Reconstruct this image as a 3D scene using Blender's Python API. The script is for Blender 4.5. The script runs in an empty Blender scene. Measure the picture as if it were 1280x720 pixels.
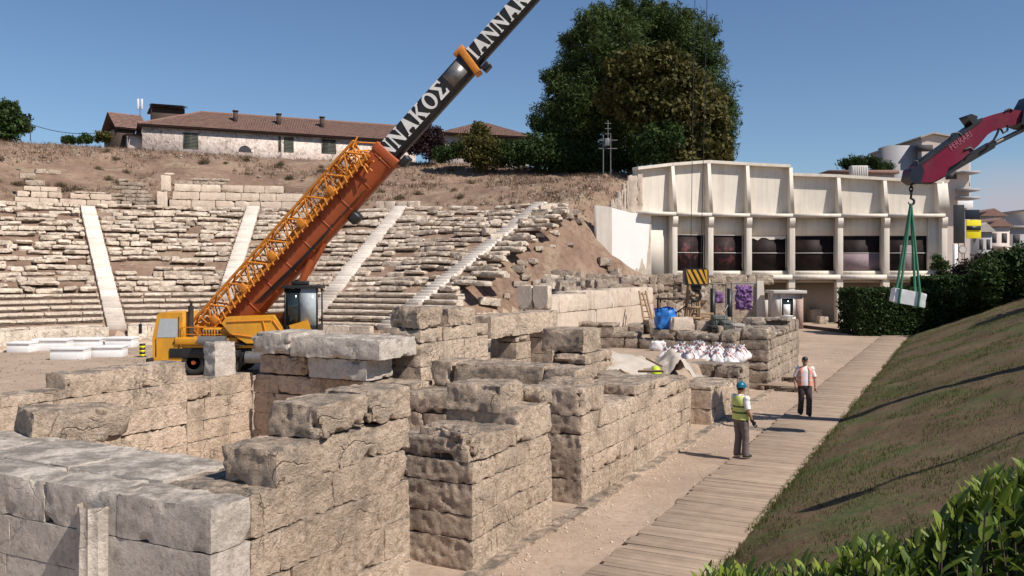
import bpy, math, random
import numpy as np
from mathutils import Vector, Matrix, Quaternion
scene = bpy.context.scene
col = scene.collection
R = math.radians
# ------------------------------------------------------------------ frame of reference
# x right, y away, z up (metres); path level z = 0, eye 4.4 m above it
F, EYE = 1100.0, 4.4
ANG = R(27)
US, UC = math.sin(ANG), math.cos(ANG)
OX, OY = -0.6, 13.3
def W(s, t, z=0.0):
    """ruin grid: s runs along the path, t towards the bank"""
    return np.array([OX + s*US + t*UC, OY + s*UC - t*US, z])
RUIN = np.array([[US, UC, 0], [UC, -US, 0], [0, 0, 1.0]])
def st(x, y):
    dx, dy = x-OX, y-OY
    return dx*US+dy*UC, dx*UC-dy*US
def at(px, py, d):
    return np.array([(px-640)/F*d, d, EYE-(py-340)/F*d])
def on(px, py, z=0.0):
    return at(px, py, (EYE-z)*F/(py-340))
def rotz(a):
    c, s = math.cos(a), math.sin(a)
    return np.array([[c, -s, 0], [s, c, 0], [0, 0, 1.0]])
def rot(ax, ay, az):
    return np.array(Matrix.Rotation(az, 3, 'Z') @ Matrix.Rotation(ay, 3, 'Y') @ Matrix.Rotation(ax, 3, 'X'))
# ------------------------------------------------------------------ noise
def _h(ix, iy, iz):
    n = (ix*374761393 + iy*668265263 + iz*2147483647*3 + 1013904223) & 0xffffffff
    n = ((n ^ (n >> 13)) * 1274126177) & 0xffffffff
    n = ((n ^ (n >> 16)) * 2246822519) & 0xffffffff
    return ((n ^ (n >> 15)) & 0xffff) / 32767.5 - 1.0
def vn(p):
    p = np.asarray(p, float)
    i = np.floor(p).astype(np.int64); f = p-i
    w = f*f*(3-2*f)
    x, y, z = i[:, 0], i[:, 1], i[:, 2]
    r = 0
    for a in (0, 1):
        wa = w[:, 0] if a else 1-w[:, 0]
        for b in (0, 1):
            wb = w[:, 1] if b else 1-w[:, 1]
            for c in (0, 1):
                wc = w[:, 2] if c else 1-w[:, 2]
                r = r + wa*wb*wc*_h(x+a, y+b, z+c)
    return r
def fbm(p, o=3):
    a, s, r = 1.0, 0, 0
    for k in range(o):
        r = r + a*vn(p*(2.03**k)+k*17.3); s += a; a *= .5
    return r/s
def sstep(a, b, x):
    t = np.clip((x-a)/(b-a), 0, 1)
    return t*t*(3-2*t)
# ------------------------------------------------------------------ mesh builder
_T = {}
def lattice(nx, ny, nz):
    k = (nx, ny, nz)
    if k in _T: return _T[k]
    idx, V, Q = {}, [], []
    def vi(a, b, c):
        q = (a, b, c)
        if q not in idx:
            idx[q] = len(V); V.append(q)
        return idx[q]
    for a in range(nx):
        for b in range(ny):
            Q.append((vi(a, b, 0), vi(a, b+1, 0), vi(a+1, b+1, 0), vi(a+1, b, 0)))
            Q.append((vi(a, b, nz), vi(a+1, b, nz), vi(a+1, b+1, nz), vi(a, b+1, nz)))
    for a in range(nx):
        for c in range(nz):
            Q.append((vi(a, 0, c), vi(a+1, 0, c), vi(a+1, 0, c+1), vi(a, 0, c+1)))
            Q.append((vi(a, ny, c), vi(a, ny, c+1), vi(a+1, ny, c+1), vi(a+1, ny, c)))
    for b in range(ny):
        for c in range(nz):
            Q.append((vi(0, b, c), vi(0, b, c+1), vi(0, b+1, c+1), vi(0, b+1, c)))
            Q.append((vi(nx, b, c), vi(nx, b+1, c), vi(nx, b+1, c+1), vi(nx, b, c+1)))
    _T[k] = (np.array(V, float), np.array(Q))
    return _T[k]
class MB:
    def __init__(self, seed=1):
        self.V, self.Fq, self.T, self.n = [], [], [], 0
        self.rg = np.random.default_rng(seed)
    def add(self, v, f, tint=.5, mat=0):
        v = np.asarray(v, float)
        f = np.asarray(f)
        self.V.append(v)
        self.Fq.append((f+self.n, mat))
        self.T.append(np.full(len(v), tint) if np.isscalar(tint) else np.asarray(tint, float))
        self.n += len(v)
        return self
    def box(self, c, size, M=None, tint=.5, mat=0, bev=0.0):
        h = np.asarray(size, float)/2
        if bev <= 0:
            V, Q = lattice(1, 1, 1)
            p = (V*2-1)*h
        else:
            V, Q = lattice(3, 3, 3)
            b = np.minimum(bev, h*.45)
            p = np.zeros_like(V)
            for k in range(3):
                p[:, k] = np.array([-h[k], -h[k]+b[k], h[k]-b[k], h[k]])[V[:, k].astype(int)]
            inner = np.clip(p, -h+b, h-b); d = p-inner
            n = (np.abs(d) > 1e-9).sum(1)
            sc = np.where(n == 2, .70, np.where(n == 3, .57, 1.0))
            p = inner + d*sc[:, None]
        if M is not None: p = p @ np.asarray(M).T
        return self.add(p+np.asarray(c), Q, tint, mat)
    def b2(self, lo, hi, M=None, o=None, **k):
        """box from corner to corner in a local frame M, o"""
        lo, hi = np.asarray(lo, float), np.asarray(hi, float)
        c = (lo+hi)/2
        if M is not None: c = np.asarray(M) @ c
        if o is not None: c = c+o
        return self.box(c, hi-lo, M, **k)
    def stone(self, c, size, M=None, res=.06, amp=.012, r=.012, chip=.5, tint=.5, mat=0, freq=1.0):
        """eroded block: crisp edges, corners and arrises knocked off here and there, uneven faces"""
        size = np.asarray(size, float); h = size/2
        n = [int(np.clip(round(s/res), 2, 64)) for s in size]
        V, Q = lattice(*n)
        u = V/np.array(n)*2-1
        p = u*h
        if M is None: M = np.eye(3)
        c = np.asarray(c, float); M = np.asarray(M)
        q = p @ M.T + c
        off = self.rg.random(3)*40
        n1 = fbm(q*2.6*freq+off)
        rr = np.clip(r*(1+2.5*chip*n1), r*.3, None)
        rr = np.minimum(rr, h.min()*.85)[:, None]
        inner = np.clip(p, -h+rr, h-rr); d = p-inner
        L = np.linalg.norm(d, axis=1, keepdims=True)
        p = np.where(L > 1e-9, inner+d/np.maximum(L, 1e-9)*rr, p)
        dist = np.sort(h-np.abs(p), axis=1)              # nearness to the second face = nearness to an arris
        e2 = np.exp(-(dist[:, 1]/.075)**2); e3 = np.exp(-(dist[:, 2]/.13)**2)*e2
        cn = np.clip(fbm(q*3.4*freq+off+9, 3)-.10, 0, 1); cb = np.clip(fbm(q*1.4*freq+off+3, 2)-.15, 0, 1)
        pull = chip*(cn*e2*.22+cb*e2*.16+cb*e3*.42)
        pull = np.minimum(pull*np.clip(1+1.3*fbm(q*9*freq+off+40, 2), .1, 2), h.min()*.7)
        dirn = -p/np.maximum(np.linalg.norm(p/h, axis=1, keepdims=True), 1e-6)/h*h.min()
        dl = np.linalg.norm(dirn, axis=1, keepdims=True); p = p+dirn/np.maximum(dl, 1e-6)*pull[:, None]
        dv = np.stack([fbm(q*3.0*freq+k*31) for k in range(3)], 1)
        dv2 = np.stack([np.abs(fbm(q*6.5*freq+k*57+off[0]*.02, 3))*2.4-.6 for k in range(3)], 1)
        pit = np.clip(fbm(q*9.0*freq+off+70, 2)-.25, 0, 1)[:, None]
        p = p+dv*amp*.6+dv2*amp*.62*np.sign(-u)*(np.abs(u) > .999)-np.sign(u)*(np.abs(u) > .999)*pit*amp*2.2
        return self.add(p @ M.T + c, Q, tint, mat)
    def cyl(self, p0, p1, r0, r1=None, seg=12, cap=True, tint=.5, mat=0):
        r1 = r0 if r1 is None else r1
        return self.tube([p0, p1], [r0, r1], seg, cap, tint, mat)
    def tube(self, pts, rad, seg=8, cap=True, tint=.5, mat=0, flat=1.0):
        P = np.asarray(pts, float); n = len(P)
        rad = np.full(n, rad) if np.isscalar(rad) else np.asarray(rad, float)
        T = np.zeros_like(P)
        T[1:-1] = P[2:]-P[:-2] if n > 2 else 0
        T[0] = P[1]-P[0]; T[-1] = P[-1]-P[-2]
        T /= np.maximum(np.linalg.norm(T, axis=1, keepdims=True), 1e-9)
        ref = np.array([0, 0, 1.0]) if abs(T[0][2]) < .9 else np.array([0, 1.0, 0])
        a = np.cross(T[0], ref); a /= np.linalg.norm(a)
        V = []
        ang = np.linspace(0, 2*np.pi, seg, endpoint=False)
        for i in range(n):
            a = a-T[i]*np.dot(a, T[i]); a /= max(np.linalg.norm(a), 1e-9)
            b = np.cross(T[i], a)
            V.append(P[i]+rad[i]*(np.cos(ang)[:, None]*a+flat*np.sin(ang)[:, None]*b))
        V = np.concatenate(V)
        Q = []
        for i in range(n-1):
            for k in range(seg):
                k2 = (k+1) % seg
                Q.append((i*seg+k, i*seg+k2, (i+1)*seg+k2, (i+1)*seg+k))
        base = self.n
        self.add(V, np.array(Q), tint, mat)
        if cap:
            for i, sgn in ((0, 1), (n-1, -1)):
                c = np.vstack([V[i*seg:(i+1)*seg], P[i]])
                k = np.arange(seg); k2 = (k+1) % seg
                t = np.stack([k2, k, np.full(seg, seg)], 1) if sgn > 0 else np.stack([k, k2, np.full(seg, seg)], 1)
                self.add(c, t, tint, mat)
        return self
    def rings(self, rings, seg=16, cap=True, tint=.5, mat=0, M=None, o=None):
        """rings: (cx, cy, z, rx, ry)"""
        ang = np.linspace(0, 2*np.pi, seg, endpoint=False)
        V = np.concatenate([np.stack([cx+rx*np.cos(ang), cy+ry*np.sin(ang), np.full(seg, z)], 1) for cx, cy, z, rx, ry in rings])
        cs = [np.array([[r_[0], r_[1], r_[2]]]) for r_ in (rings[0], rings[-1])]
        n = len(rings); Q = []
        for i in range(n-1):
            for k in range(seg):
                k2 = (k+1) % seg
                Q.append((i*seg+k, i*seg+k2, (i+1)*seg+k2, (i+1)*seg+k))
        def tf(v):
            if M is not None: v = v @ np.asarray(M).T
            if o is not None: v = v+o
            return v
        self.add(tf(V), np.array(Q), tint, mat)
        if cap:
            k = np.arange(seg); k2 = (k+1) % seg
            self.add(tf(np.vstack([V[:seg], cs[0]])), np.stack([k2, k, np.full(seg, seg)], 1), tint, mat)
            self.add(tf(np.vstack([V[-seg:], cs[1]])), np.stack([k, k2, np.full(seg, seg)], 1), tint, mat)
        return self
    def prism(self, pts, dvec, tint=.5, mat=0):
        """closed outline (3D points, planar) extruded by dvec; caps as one n-gon each"""
        P = np.asarray(pts, float); n = len(P); D = np.asarray(dvec, float)
        V = np.vstack([P, P+D])
        Q = [(k, (k+1) % n, n+(k+1) % n, n+k) for k in range(n)]
        self.add(V, np.array(Q), tint, mat)
        self.add(V[:n], np.array([list(range(n))[::-1]]), tint, mat)
        self.add(V[n:], np.array([list(range(n))]), tint, mat)
        return self
    def build(self, name, mats, parent=None, smooth=False, o=None, sharp=34):
        if not isinstance(mats, (list, tuple)): mats = [mats]
        V = np.concatenate(self.V) if self.V else np.zeros((0, 3))
        if o is not None: V = V-np.asarray(o)
        me = bpy.data.meshes.new(name)
        me.vertices.add(len(V)); me.vertices.foreach_set('co', V.astype(np.float32).ravel())
        L = np.concatenate([f.ravel() for f, m in self.Fq])
        tot = np.concatenate([np.full(len(f), f.shape[1]) for f, m in self.Fq])
        mi = np.concatenate([np.full(len(f), m) for f, m in self.Fq])
        me.loops.add(len(L)); me.loops.foreach_set('vertex_index', L.astype(np.int32))
        me.polygons.add(len(tot))
        me.polygons.foreach_set('loop_start', np.concatenate([[0], np.cumsum(tot)[:-1]]).astype(np.int32))
        me.polygons.foreach_set('material_index', mi.astype(np.int32))
        if smooth: me.polygons.foreach_set('use_smooth', np.ones(len(tot), bool))
        a = me.attributes.new('tint', 'FLOAT', 'POINT')
        a.data.foreach_set('value', np.concatenate(self.T).astype(np.float32))
        for m in mats: me.materials.append(m)
        me.update(calc_edges=True); me.validate()
        if smooth and sharp: me.set_sharp_from_angle(angle=math.radians(sharp))
        ob = bpy.data.objects.new(name, me); col.objects.link(ob)
        if o is not None and parent is None: ob.location = o
        if parent is not None: ob.parent = parent
        return ob
def tag(o, label=None, cat=None, group=None, kind=None):
    if label: o['label'] = label
    if cat: o['category'] = cat
    if group: o['group'] = group
    if kind: o['kind'] = kind
    return o
def empty(name, loc, label, cat, group=None, rz=0.0):
    o = bpy.data.objects.new(name, None); col.objects.link(o)
    o.location = loc; o.rotation_euler.z = rz; o.empty_display_size = .3
    return tag(o, label, cat, group)
def part(mb, name, mats, parent, smooth=False, label=None):
    """mesh given in the world, hung on a thing standing at its own place"""
    ob = mb.build(name, mats, None, smooth)
    ob.parent = parent
    q, m = parent, Matrix()
    while q is not None:
        m = q.matrix_basis @ m; q = q.parent
    ob.matrix_parent_inverse = m.inverted()
    if label: ob['label'] = label
    return ob
# ------------------------------------------------------------------ materials
def nt(name):
    m = bpy.data.materials.new(name); m.use_nodes = True
    t = m.node_tree; b = t.nodes['Principled BSDF']
    return m, t, b
class NG:
    def __init__(s, t): s.t = t
    def n(s, typ, **k):
        x = s.t.nodes.new(typ)
        for a, v in k.items():
            if a in ('inp',):
                for i, w in v.items(): x.inputs[i].default_value = w
            else: setattr(x, a, v)
        return x
    def l(s, a, b): s.t.links.new(a, b)
    def noise(s, vec, scale, detail=4, rough=.6):
        x = s.n('ShaderNodeTexNoise'); x.inputs['Scale'].default_value = scale
        x.inputs['Detail'].default_value = detail; x.inputs['Roughness'].default_value = rough
        s.l(vec, x.inputs['Vector']); return x.outputs['Fac']
    def ramp(s, fac, pts):
        x = s.n('ShaderNodeValToRGB'); e = x.color_ramp.elements
        while len(e) < len(pts): e.new(.5)
        for q, (p, c) in zip(e, pts):
            q.position = p; q.color = (c, c, c, 1) if np.isscalar(c) else (*c, 1)
        s.l(fac, x.inputs['Fac']); return x.outputs['Color']
    def mix(s, fac, a, b, mode='MIX'):
        x = s.n('ShaderNodeMix', data_type='RGBA', blend_type=mode)
        for sock, v in ((x.inputs[0], fac), (x.inputs[6], a), (x.inputs[7], b)):
            if hasattr(v, 'is_linked'): s.l(v, sock)
            elif np.isscalar(v): sock.default_value = v
            else: sock.default_value = (*v, 1)
        return x.outputs[2]
    def math(s, op, a, b=0.0, clamp=False):
        x = s.n('ShaderNodeMath', operation=op, use_clamp=clamp)
        for sock, v in ((x.inputs[0], a), (x.inputs[1], b)):
            if hasattr(v, 'is_linked'): s.l(v, sock)
            else: sock.default_value = v
        return x.outputs[0]
    def mapv(s, vec, sc):
        x = s.n('ShaderNodeMapping'); x.inputs['Scale'].default_value = sc
        s.l(vec, x.inputs['Vector']); return x.outputs['Vector']
    def bump(s, h, strength, dist, b):
        x = s.n('ShaderNodeBump'); x.inputs['Strength'].default_value = strength
        x.inputs['Distance'].default_value = dist
        s.l(h, x.inputs['Height']); s.l(x.outputs['Normal'], b.inputs['Normal'])
def stone_mat(name, light, mid, dark, lichen=(.165, .145, .125), fine=14.0, grime=.55, top=.85, bump=.8, spots=.5, med=5.0, cracks=.7):
    m, t, b = nt(name); g = NG(t)
    pos = g.n('ShaderNodeTexCoord').outputs['Object']
    dk = np.array(dark)
    tint = g.n('ShaderNodeAttribute', attribute_name='tint').outputs['Fac']
    n1 = g.noise(pos, .8, 6, .65); nm = g.noise(pos, med, 8, .72); n4 = g.noise(pos, fine, 6, .75)
    f = g.math('ADD', g.math('MULTIPLY', tint, .42), g.math('MULTIPLY', g.math('SUBTRACT', n1, .5), 1.3))
    f = g.math('ADD', f, g.math('MULTIPLY', g.math('SUBTRACT', nm, .5), 1.5))
    f = g.math('ADD', f, .30, True)
    base = g.ramp(f, [(0, dark), (.42, mid), (.8, light)])
    # grey-brown weather stains with ragged borders
    n2 = g.ramp(g.noise(pos, 1.6, 9, .74), [(.49, 0), (.60, 1)])
    base = g.mix(g.math('MULTIPLY', n2, grime), base, tuple(dk*.80))
    # water streaks running down the faces
    n3 = g.ramp(g.noise(g.mapv(pos, (4.5, 4.5, .45)), 1.0, 6, .65), [(.52, 0), (.70, 1)])
    base = g.mix(g.math('MULTIPLY', n3, .42), base, tuple(dk*.85))
    # pale fresh breaks
    n5 = g.ramp(g.noise(pos, 3.1, 8, .7), [(.56, 0), (.64, 1)])
    base = g.mix(g.math('MULTIPLY', n5, .45), base, tuple(np.array(light)*1.08))
    # pores and pits
    pore = g.ramp(n4, [(.34, 0), (.46, 1)])
    base = g.mix(spots, base, g.mix(pore, tuple(dk*.45), base))
    # lichen on what faces up
    nz = g.n('ShaderNodeSeparateXYZ'); geo = g.n('ShaderNodeNewGeometry')
    g.l(geo.outputs['Normal'], nz.inputs[0])
    up = g.ramp(nz.outputs['Z'], [(.35, 0), (.8, 1)])
    ln = g.ramp(g.noise(pos, 2.6, 9, .75), [(.40, 0), (.58, 1)])
    base = g.mix(g.math('MULTIPLY', g.math('MULTIPLY', up, ln), top), base, lichen)
    # hairline cracks, here and there
    wob = g.n('ShaderNodeTexNoise'); wob.inputs['Scale'].default_value = 2.2; wob.inputs['Detail'].default_value = 5; g.l(pos, wob.inputs['Vector'])
    wp = g.n('ShaderNodeVectorMath', operation='MULTIPLY_ADD'); g.l(wob.outputs['Color'], wp.inputs[0]); wp.inputs[1].default_value = (.8, .8, .8); g.l(pos, wp.inputs[2])
    vo = g.n('ShaderNodeTexVoronoi', feature='DISTANCE_TO_EDGE'); vo.inputs['Scale'].default_value = 1.15; g.l(wp.outputs[0], vo.inputs['Vector'])
    ck = g.ramp(vo.outputs['Distance'], [(.0, 1), (.022, 0)]); cm = g.ramp(g.noise(pos, .9, 3), [(.5, 0), (.6, 1)])
    ckm = g.math('MULTIPLY', ck, cm)
    base = g.mix(g.math('MULTIPLY', ckm, cracks), base, tuple(dk*.3))
    g.l(base, b.inputs['Base Color'])
    b.inputs['Roughness'].default_value = .94
    b.inputs['Specular IOR Level'].default_value = .15
    hgt = g.math('ADD', g.math('MULTIPLY', n4, .8), g.math('MULTIPLY', nm, 2.2))
    hgt = g.math('SUBTRACT', hgt, g.math('MULTIPLY', ckm, .8))
    g.bump(hgt, bump, .06, b)
    return m
def plain(name, c, rough=.6, metal=0.0, var=.25, scale=6.0, c2=None, bump=0.0, spec=.4, tintk=0.0, dirt=0.0, dirtc=(.10, .08, .06), detail=5, dmap=(1.5, 1.5, .5)):
    m, t, b = nt(name); g = NG(t)
    pos = g.n('ShaderNodeTexCoord').outputs['Object']
    n = g.noise(pos, scale, detail, .65)
    c = np.array(c); c2 = c*(1-var) if c2 is None else np.array(c2)
    f = g.ramp(n, [(.33, 0), (.67, 1)])
    if tintk:
        tint = g.n('ShaderNodeAttribute', attribute_name='tint').outputs['Fac']
        f = g.math('ADD', g.math('MULTIPLY', f, 1-tintk), g.math('MULTIPLY', tint, tintk), True)
    base = g.mix(f, tuple(c2), tuple(c))
    if dirt:
        d = g.ramp(g.noise(g.mapv(pos, dmap), 1.3, 7, .7), [(.45, 0), (.7, 1)])
        base = g.mix(g.math('MULTIPLY', d, dirt), base, dirtc)
    g.l(base, b.inputs['Base Color'])
    b.inputs['Roughness'].default_value = rough; b.inputs['Metallic'].default_value = metal
    b.inputs['Specular IOR Level'].default_value = spec
    if bump: g.bump(g.noise(pos, scale*3, 5, .7), bump, .02, b)
    return m
def leaf_mat(name, a, bcol, trans=.25, rough=.55, spec=.12):
    m, t, b = nt(name); g = NG(t)
    tint = g.n('ShaderNodeAttribute', attribute_name='tint').outputs['Fac']
    pos = g.n('ShaderNodeTexCoord').outputs['Object']
    f = g.math('ADD', g.math('MULTIPLY', tint, .7), g.math('MULTIPLY', g.noise(pos, .8, 3), .3))
    c = g.mix(f, a, bcol)
    g.l(c, b.inputs['Base Color']); b.inputs['Roughness'].default_value = rough
    b.inputs['Specular IOR Level'].default_value = spec
    tr = g.n('ShaderNodeBsdfTranslucent'); g.l(c, tr.inputs['Color'])
    mx = g.n('ShaderNodeMixShader'); mx.inputs[0].default_value = trans
    g.l(b.outputs[0], mx.inputs[1]); g.l(tr.outputs[0], mx.inputs[2])
    g.l(mx.outputs[0], t.nodes['Material Output'].inputs['Surface'])
    return m
def ground_mat(name, light, mid, dark, scale=.35, fine=9.0, speck=.5, bump=.4, tex='Object', third=None):
    m, t, b = nt(name); g = NG(t)
    pos = g.n('ShaderNodeTexCoord').outputs['Object']
    n1 = g.noise(pos, scale, 8, .62); n2 = g.noise(pos, fine, 6, .72); n3 = g.noise(pos, fine*.22, 6, .7)
    f = g.math('ADD', g.math('MULTIPLY', n1, .62), g.math('MULTIPLY', n3, .38))
    base = g.ramp(f, [(.36, dark), (.5, mid), (.64, light)])
    if third is not None:
        base = g.mix(g.ramp(g.noise(pos, scale*2.6, 9, .72), [(.5, 0), (.62, 1)]), base, third)
    sp = g.ramp(n2, [(.34, 0), (.5, 1)])
    base = g.mix(speck, base, g.mix(sp, tuple(np.array(dark)*.5), base))
    g.l(base, b.inputs['Base Color']); b.inputs['Roughness'].default_value = .95
    b.inputs['Specular IOR Level'].default_value = .15
    g.bump(g.math('ADD', n2, n3), bump, .06, b)
    return m
M = {}
M['wall'] = stone_mat('limestone_warm', (.82, .65, .495), (.67, .515, .38), (.27, .21, .155), cracks=.3, med=6.5, grime=.62, bump=1.0)
M['front'] = stone_mat('limestone_grey', (.66, .585, .50), (.55, .48, .405), (.28, .24, .20), grime=.5, spots=.35, bump=.5, med=3.5, cracks=.3)
M['rubble'] = stone_mat('rubble_stone', (.60, .49, .385), (.43, .345, .265), (.17, .135, .105), bump=.9)
M['seat'] = stone_mat('seat_stone', (.78, .67, .545), (.62, .515, .405), (.22, .165, .125), fine=7, top=.12, lichen=(.42, .35, .27), spots=.4, bump=.9, med=2.4, grime=.4)
M['pale'] = stone_mat('pale_restored_stone', (.68, .565, .45), (.60, .485, .38), (.40, .31, .235), grime=.25, top=.25, spots=.2, bump=.35, cracks=.3)
M['marble'] = plain('white_marble', (.80, .79, .77), .55, var=.12, scale=3)
M['dirt'] = ground_mat('bare_earth', (.45, .345, .262), (.385, .29, .215), (.29, .215, .16), speck=.4, bump=.35, third=(.34, .26, .195))
M['hill'] = ground_mat('dry_hillside', (.30, .205, .15), (.225, .148, .106), (.14, .09, .065), scale=.12, fine=2.2, speck=.5, bump=.8, third=(.29, .215, .15))
M['bank'] = ground_mat('grass_bank_soil', (.165, .122, .068), (.128, .088, .052), (.080, .060, .033), scale=.22, fine=7, speck=.4, bump=.7, third=(.082, .102, .034))
M['plank'] = plain('weathered_plank', (.40, .305, .225), .9, c2=(.235, .175, .128), scale=3, tintk=.6, bump=.3, spec=.15)
M['mortar'] = plain('joint_earth', (.12, .09, .065), .95, var=.3, spec=.1)
M['plaster'] = plain('cream_plaster', (.75, .685, .59), .9, var=.18, scale=.8, tintk=.4, dirt=.55, dirtc=(.48, .41, .33), dmap=(2.2, 2.2, .16), bump=.1, spec=.2)
M['whiteboard'] = plain('white_painted_board', (.78, .76, .72), .8, var=.06, scale=1)
M['torn'] = plain('bare_concrete', (.56, .47, .37), .95, var=.3, scale=2.5, bump=.4)
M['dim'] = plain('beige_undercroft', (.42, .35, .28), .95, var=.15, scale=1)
M['glassd'] = plain('dark_poster', (.026, .017, .017), .6, var=.6, scale=1.2, spec=.15)
M['tile'] = plain('terracotta_tile', (.30, .165, .125), .9, c2=(.115, .068, .056), scale=7, bump=.5, tintk=.55, dirt=.6, dirtc=(.21, .17, .145))
M['housewall'] = stone_mat('whitewashed_rubble', (.80, .71, .63), (.68, .57, .50), (.36, .27, .22), fine=2.6, spots=.85, top=0, bump=1.0, med=1.8)
M['darkwood'] = plain('dark_wood', (.07, .045, .035), .8)
M['wood'] = plain('raw_timber', (.34, .22, .125), .8, scale=9, tintk=.4)
M['shutter'] = plain('grey_shutter', (.13, .14, .11), .7, tintk=.5)
M['yellow'] = plain('yellow_paint', (.70, .32, .018), .5, var=.15, scale=2, dirt=.7, dirtc=(.34, .19, .06))
M['orange'] = plain('orange_paint', (.66, .235, .02), .55, var=.25, scale=3, dirt=.4, dirtc=(.28, .10, .03))
M['red'] = plain('red_oxide_paint', (.40, .085, .022), .55, var=.25, scale=1.5, dirt=.5, dirtc=(.20, .065, .03))
M['black'] = plain('black_paint', (.018, .018, .020), .45, var=.3, dirt=.2)
M['rubber'] = plain('rubber', (.022, .021, .020), .85, var=.3, dirt=.5, dirtc=(.13, .10, .08))
M['steel'] = plain('grey_steel', (.28, .27, .26), .45, .6, var=.3, dirt=.3)
M['glass'] = plain('dark_glass', (.02, .028, .03), .08, var=.1, spec=.6)
M['glasspale'] = plain('pale_glass', (.42, .47, .48), .12, var=.15, spec=.6)
M['letter'] = plain('white_lettering', (.80, .78, .74), .6, var=.12, scale=4, dirt=.15)
M['maroon'] = plain('crimson_paint', (.20, .006, .035), .5, var=.3, scale=2, dirt=.3, spec=.25)
M['navy'] = plain('dark_navy_paint', (.012, .014, .03), .4, var=.2)
M['maroonlet'] = plain('faded_pink_lettering', (.38, .11, .15), .5, var=.3, scale=8)
M['green'] = plain('green_sling', (.055, .21, .125), .8, var=.2)
M['bark'] = plain('bark', (.07, .05, .037), .95, scale=5, bump=.7)
M['pine'] = leaf_mat('pine_needles', (.020, .034, .010), (.088, .125, .034), .15)
M['oak'] = leaf_mat('olive_brown_leaves', (.040, .048, .014), (.138, .118, .037), .2)
M['shrubg'] = leaf_mat('green_leaves', (.018, .036, .012), (.06, .095, .025), .2)
M['shrubo'] = leaf_mat('olive_leaves', (.05, .055, .015), (.12, .105, .03), .25)
M['shrubp'] = leaf_mat('purple_leaves', (.022, .012, .014), (.055, .03, .03), .15)
M['hedge'] = leaf_mat('hedge_leaves', (.018, .034, .011), (.055, .088, .024), .15)
M['laurel'] = leaf_mat('laurel_leaves', (.030, .075, .012), (.26, .32, .045), .3, .45, .35)
M['grass'] = leaf_mat('grass_blades', (.10, .08, .034), (.105, .14, .038), .2, .8)
M['straw'] = leaf_mat('dry_grass', (.17, .115, .08), (.26, .185, .12), .2, .9)
M['skin'] = plain('skin', (.36, .19, .125), .55, var=.12, scale=12)
M['white_cloth'] = plain('white_cotton', (.78, .75, .72), .9, var=.08, scale=8, bump=.15)
M['trouser_g'] = plain('grey_cotton', (.17, .135, .13), .9, var=.3, scale=9, bump=.3)
M['trouser_d'] = plain('charcoal_cotton', (.075, .058, .058), .9, var=.3, scale=9, bump=.3)
M['hivis_y'] = plain('yellow_hivis', (.62, .68, .20), .8, var=.1, scale=6)
M['hivis_o'] = plain('coral_hivis', (.82, .30, .21), .8, var=.12, scale=6)
M['band_d'] = plain('grey_green_band', (.11, .16, .06), .6)
M['band_s'] = plain('silver_band', (.62, .55, .52), .4)
M['helmet'] = plain('teal_helmet', (.012, .13, .20), .3, var=.1)
M['hair'] = plain('dark_hair', (.02, .014, .011), .7)
M['leather'] = plain('dark_leather', (.035, .026, .02), .7)
M['tarp'] = plain('beige_tarpaulin', (.47, .41, .34), .85, var=.18, scale=2, bump=.3)
M['blue'] = plain('blue_tarpaulin', (.03, .19, .58), .45, var=.25, scale=4)
M['bagw'] = plain('white_woven_sack', (.74, .70, .69), .8, var=.15, scale=9, bump=.2)
M['redt'] = plain('red_tie', (.55, .10, .08), .7)
M['purple'] = plain('purple_cloth', (.27, .14, .34), .9, c2=(.13, .06, .16), scale=9)
M['lime'] = plain('lime_plastic', (.55, .78, .03), .4, var=.1)
M['concrete'] = plain('concrete', (.40, .37, .33), .9, var=.2, scale=2, bump=.2)
M['kiosk'] = plain('pale_grey_paint', (.55, .51, .47), .7, var=.1)
M['brick'] = plain('brown_brick', (.30, .16, .11), .9, c2=(.5, .42, .36), scale=16)
M['signy'] = plain('yellow_sign', (.78, .66, .01), .5, var=.05)
M['town'] = plain('town_render', (.55, .47, .42), .9, var=.12, scale=.4)
M['town2'] = plain('town_render_grey', (.34, .33, .335), .9, var=.12, scale=.4)
M['towndark'] = plain('shaded_opening', (.06, .055, .06), .8)
M['stair'] = plain('pale_stair_stone', (.80, .73, .645), .9, c2=(.36, .30, .245), scale=2.2, tintk=.75, bump=.2, spec=.2)
M['mauve'] = plain('mauve_sheet', (.26, .19, .21), .7, var=.2, scale=2)
M['hedgecore'] = plain('hedge_inner_shade', (.012, .016, .007), .95)
def poster_mat():
    m, t, b = nt('dark_red_poster'); g = NG(t)
    pos = g.n('ShaderNodeTexCoord').outputs['Generated']
    x = g.n('ShaderNodeTexGradient', gradient_type='SPHERICAL'); mp = g.n('ShaderNodeMapping')
    mp.inputs['Location'].default_value = (-1.2, 0, -1.0); mp.inputs['Scale'].default_value = (2.4, 0, 2.0)
    g.l(pos, mp.inputs['Vector']); g.l(mp.outputs[0], x.inputs[0])
    n = g.ramp(g.noise(g.n('ShaderNodeTexCoord').outputs['Object'], 1.8, 6, .7), [(.50, 0), (.66, 1)])
    f = g.math('MULTIPLY', g.math('MULTIPLY', x.outputs['Fac'], n), 1.6, True)
    g.l(g.mix(f, (.022, .013, .014), (.17, .055, .055)), b.inputs['Base Color'])
    b.inputs['Roughness'].default_value = .6; b.inputs['Specular IOR Level'].default_value = .15
    return m
M['poster'] = poster_mat()
M['lip'] = plain('lips', (.22, .08, .07), .6)
M['orangey'] = plain('hazard_yellow', (.70, .36, .03), .5, var=.2, scale=5)
M['crate'] = plain('grey_green_plastic', (.13, .14, .12), .7, var=.3)
SUN_E, SKY_E, DUST, EXPO, CLOUD = 4.6, .078, .0, .32, (5.0, 4.7, 5.4)
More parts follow.
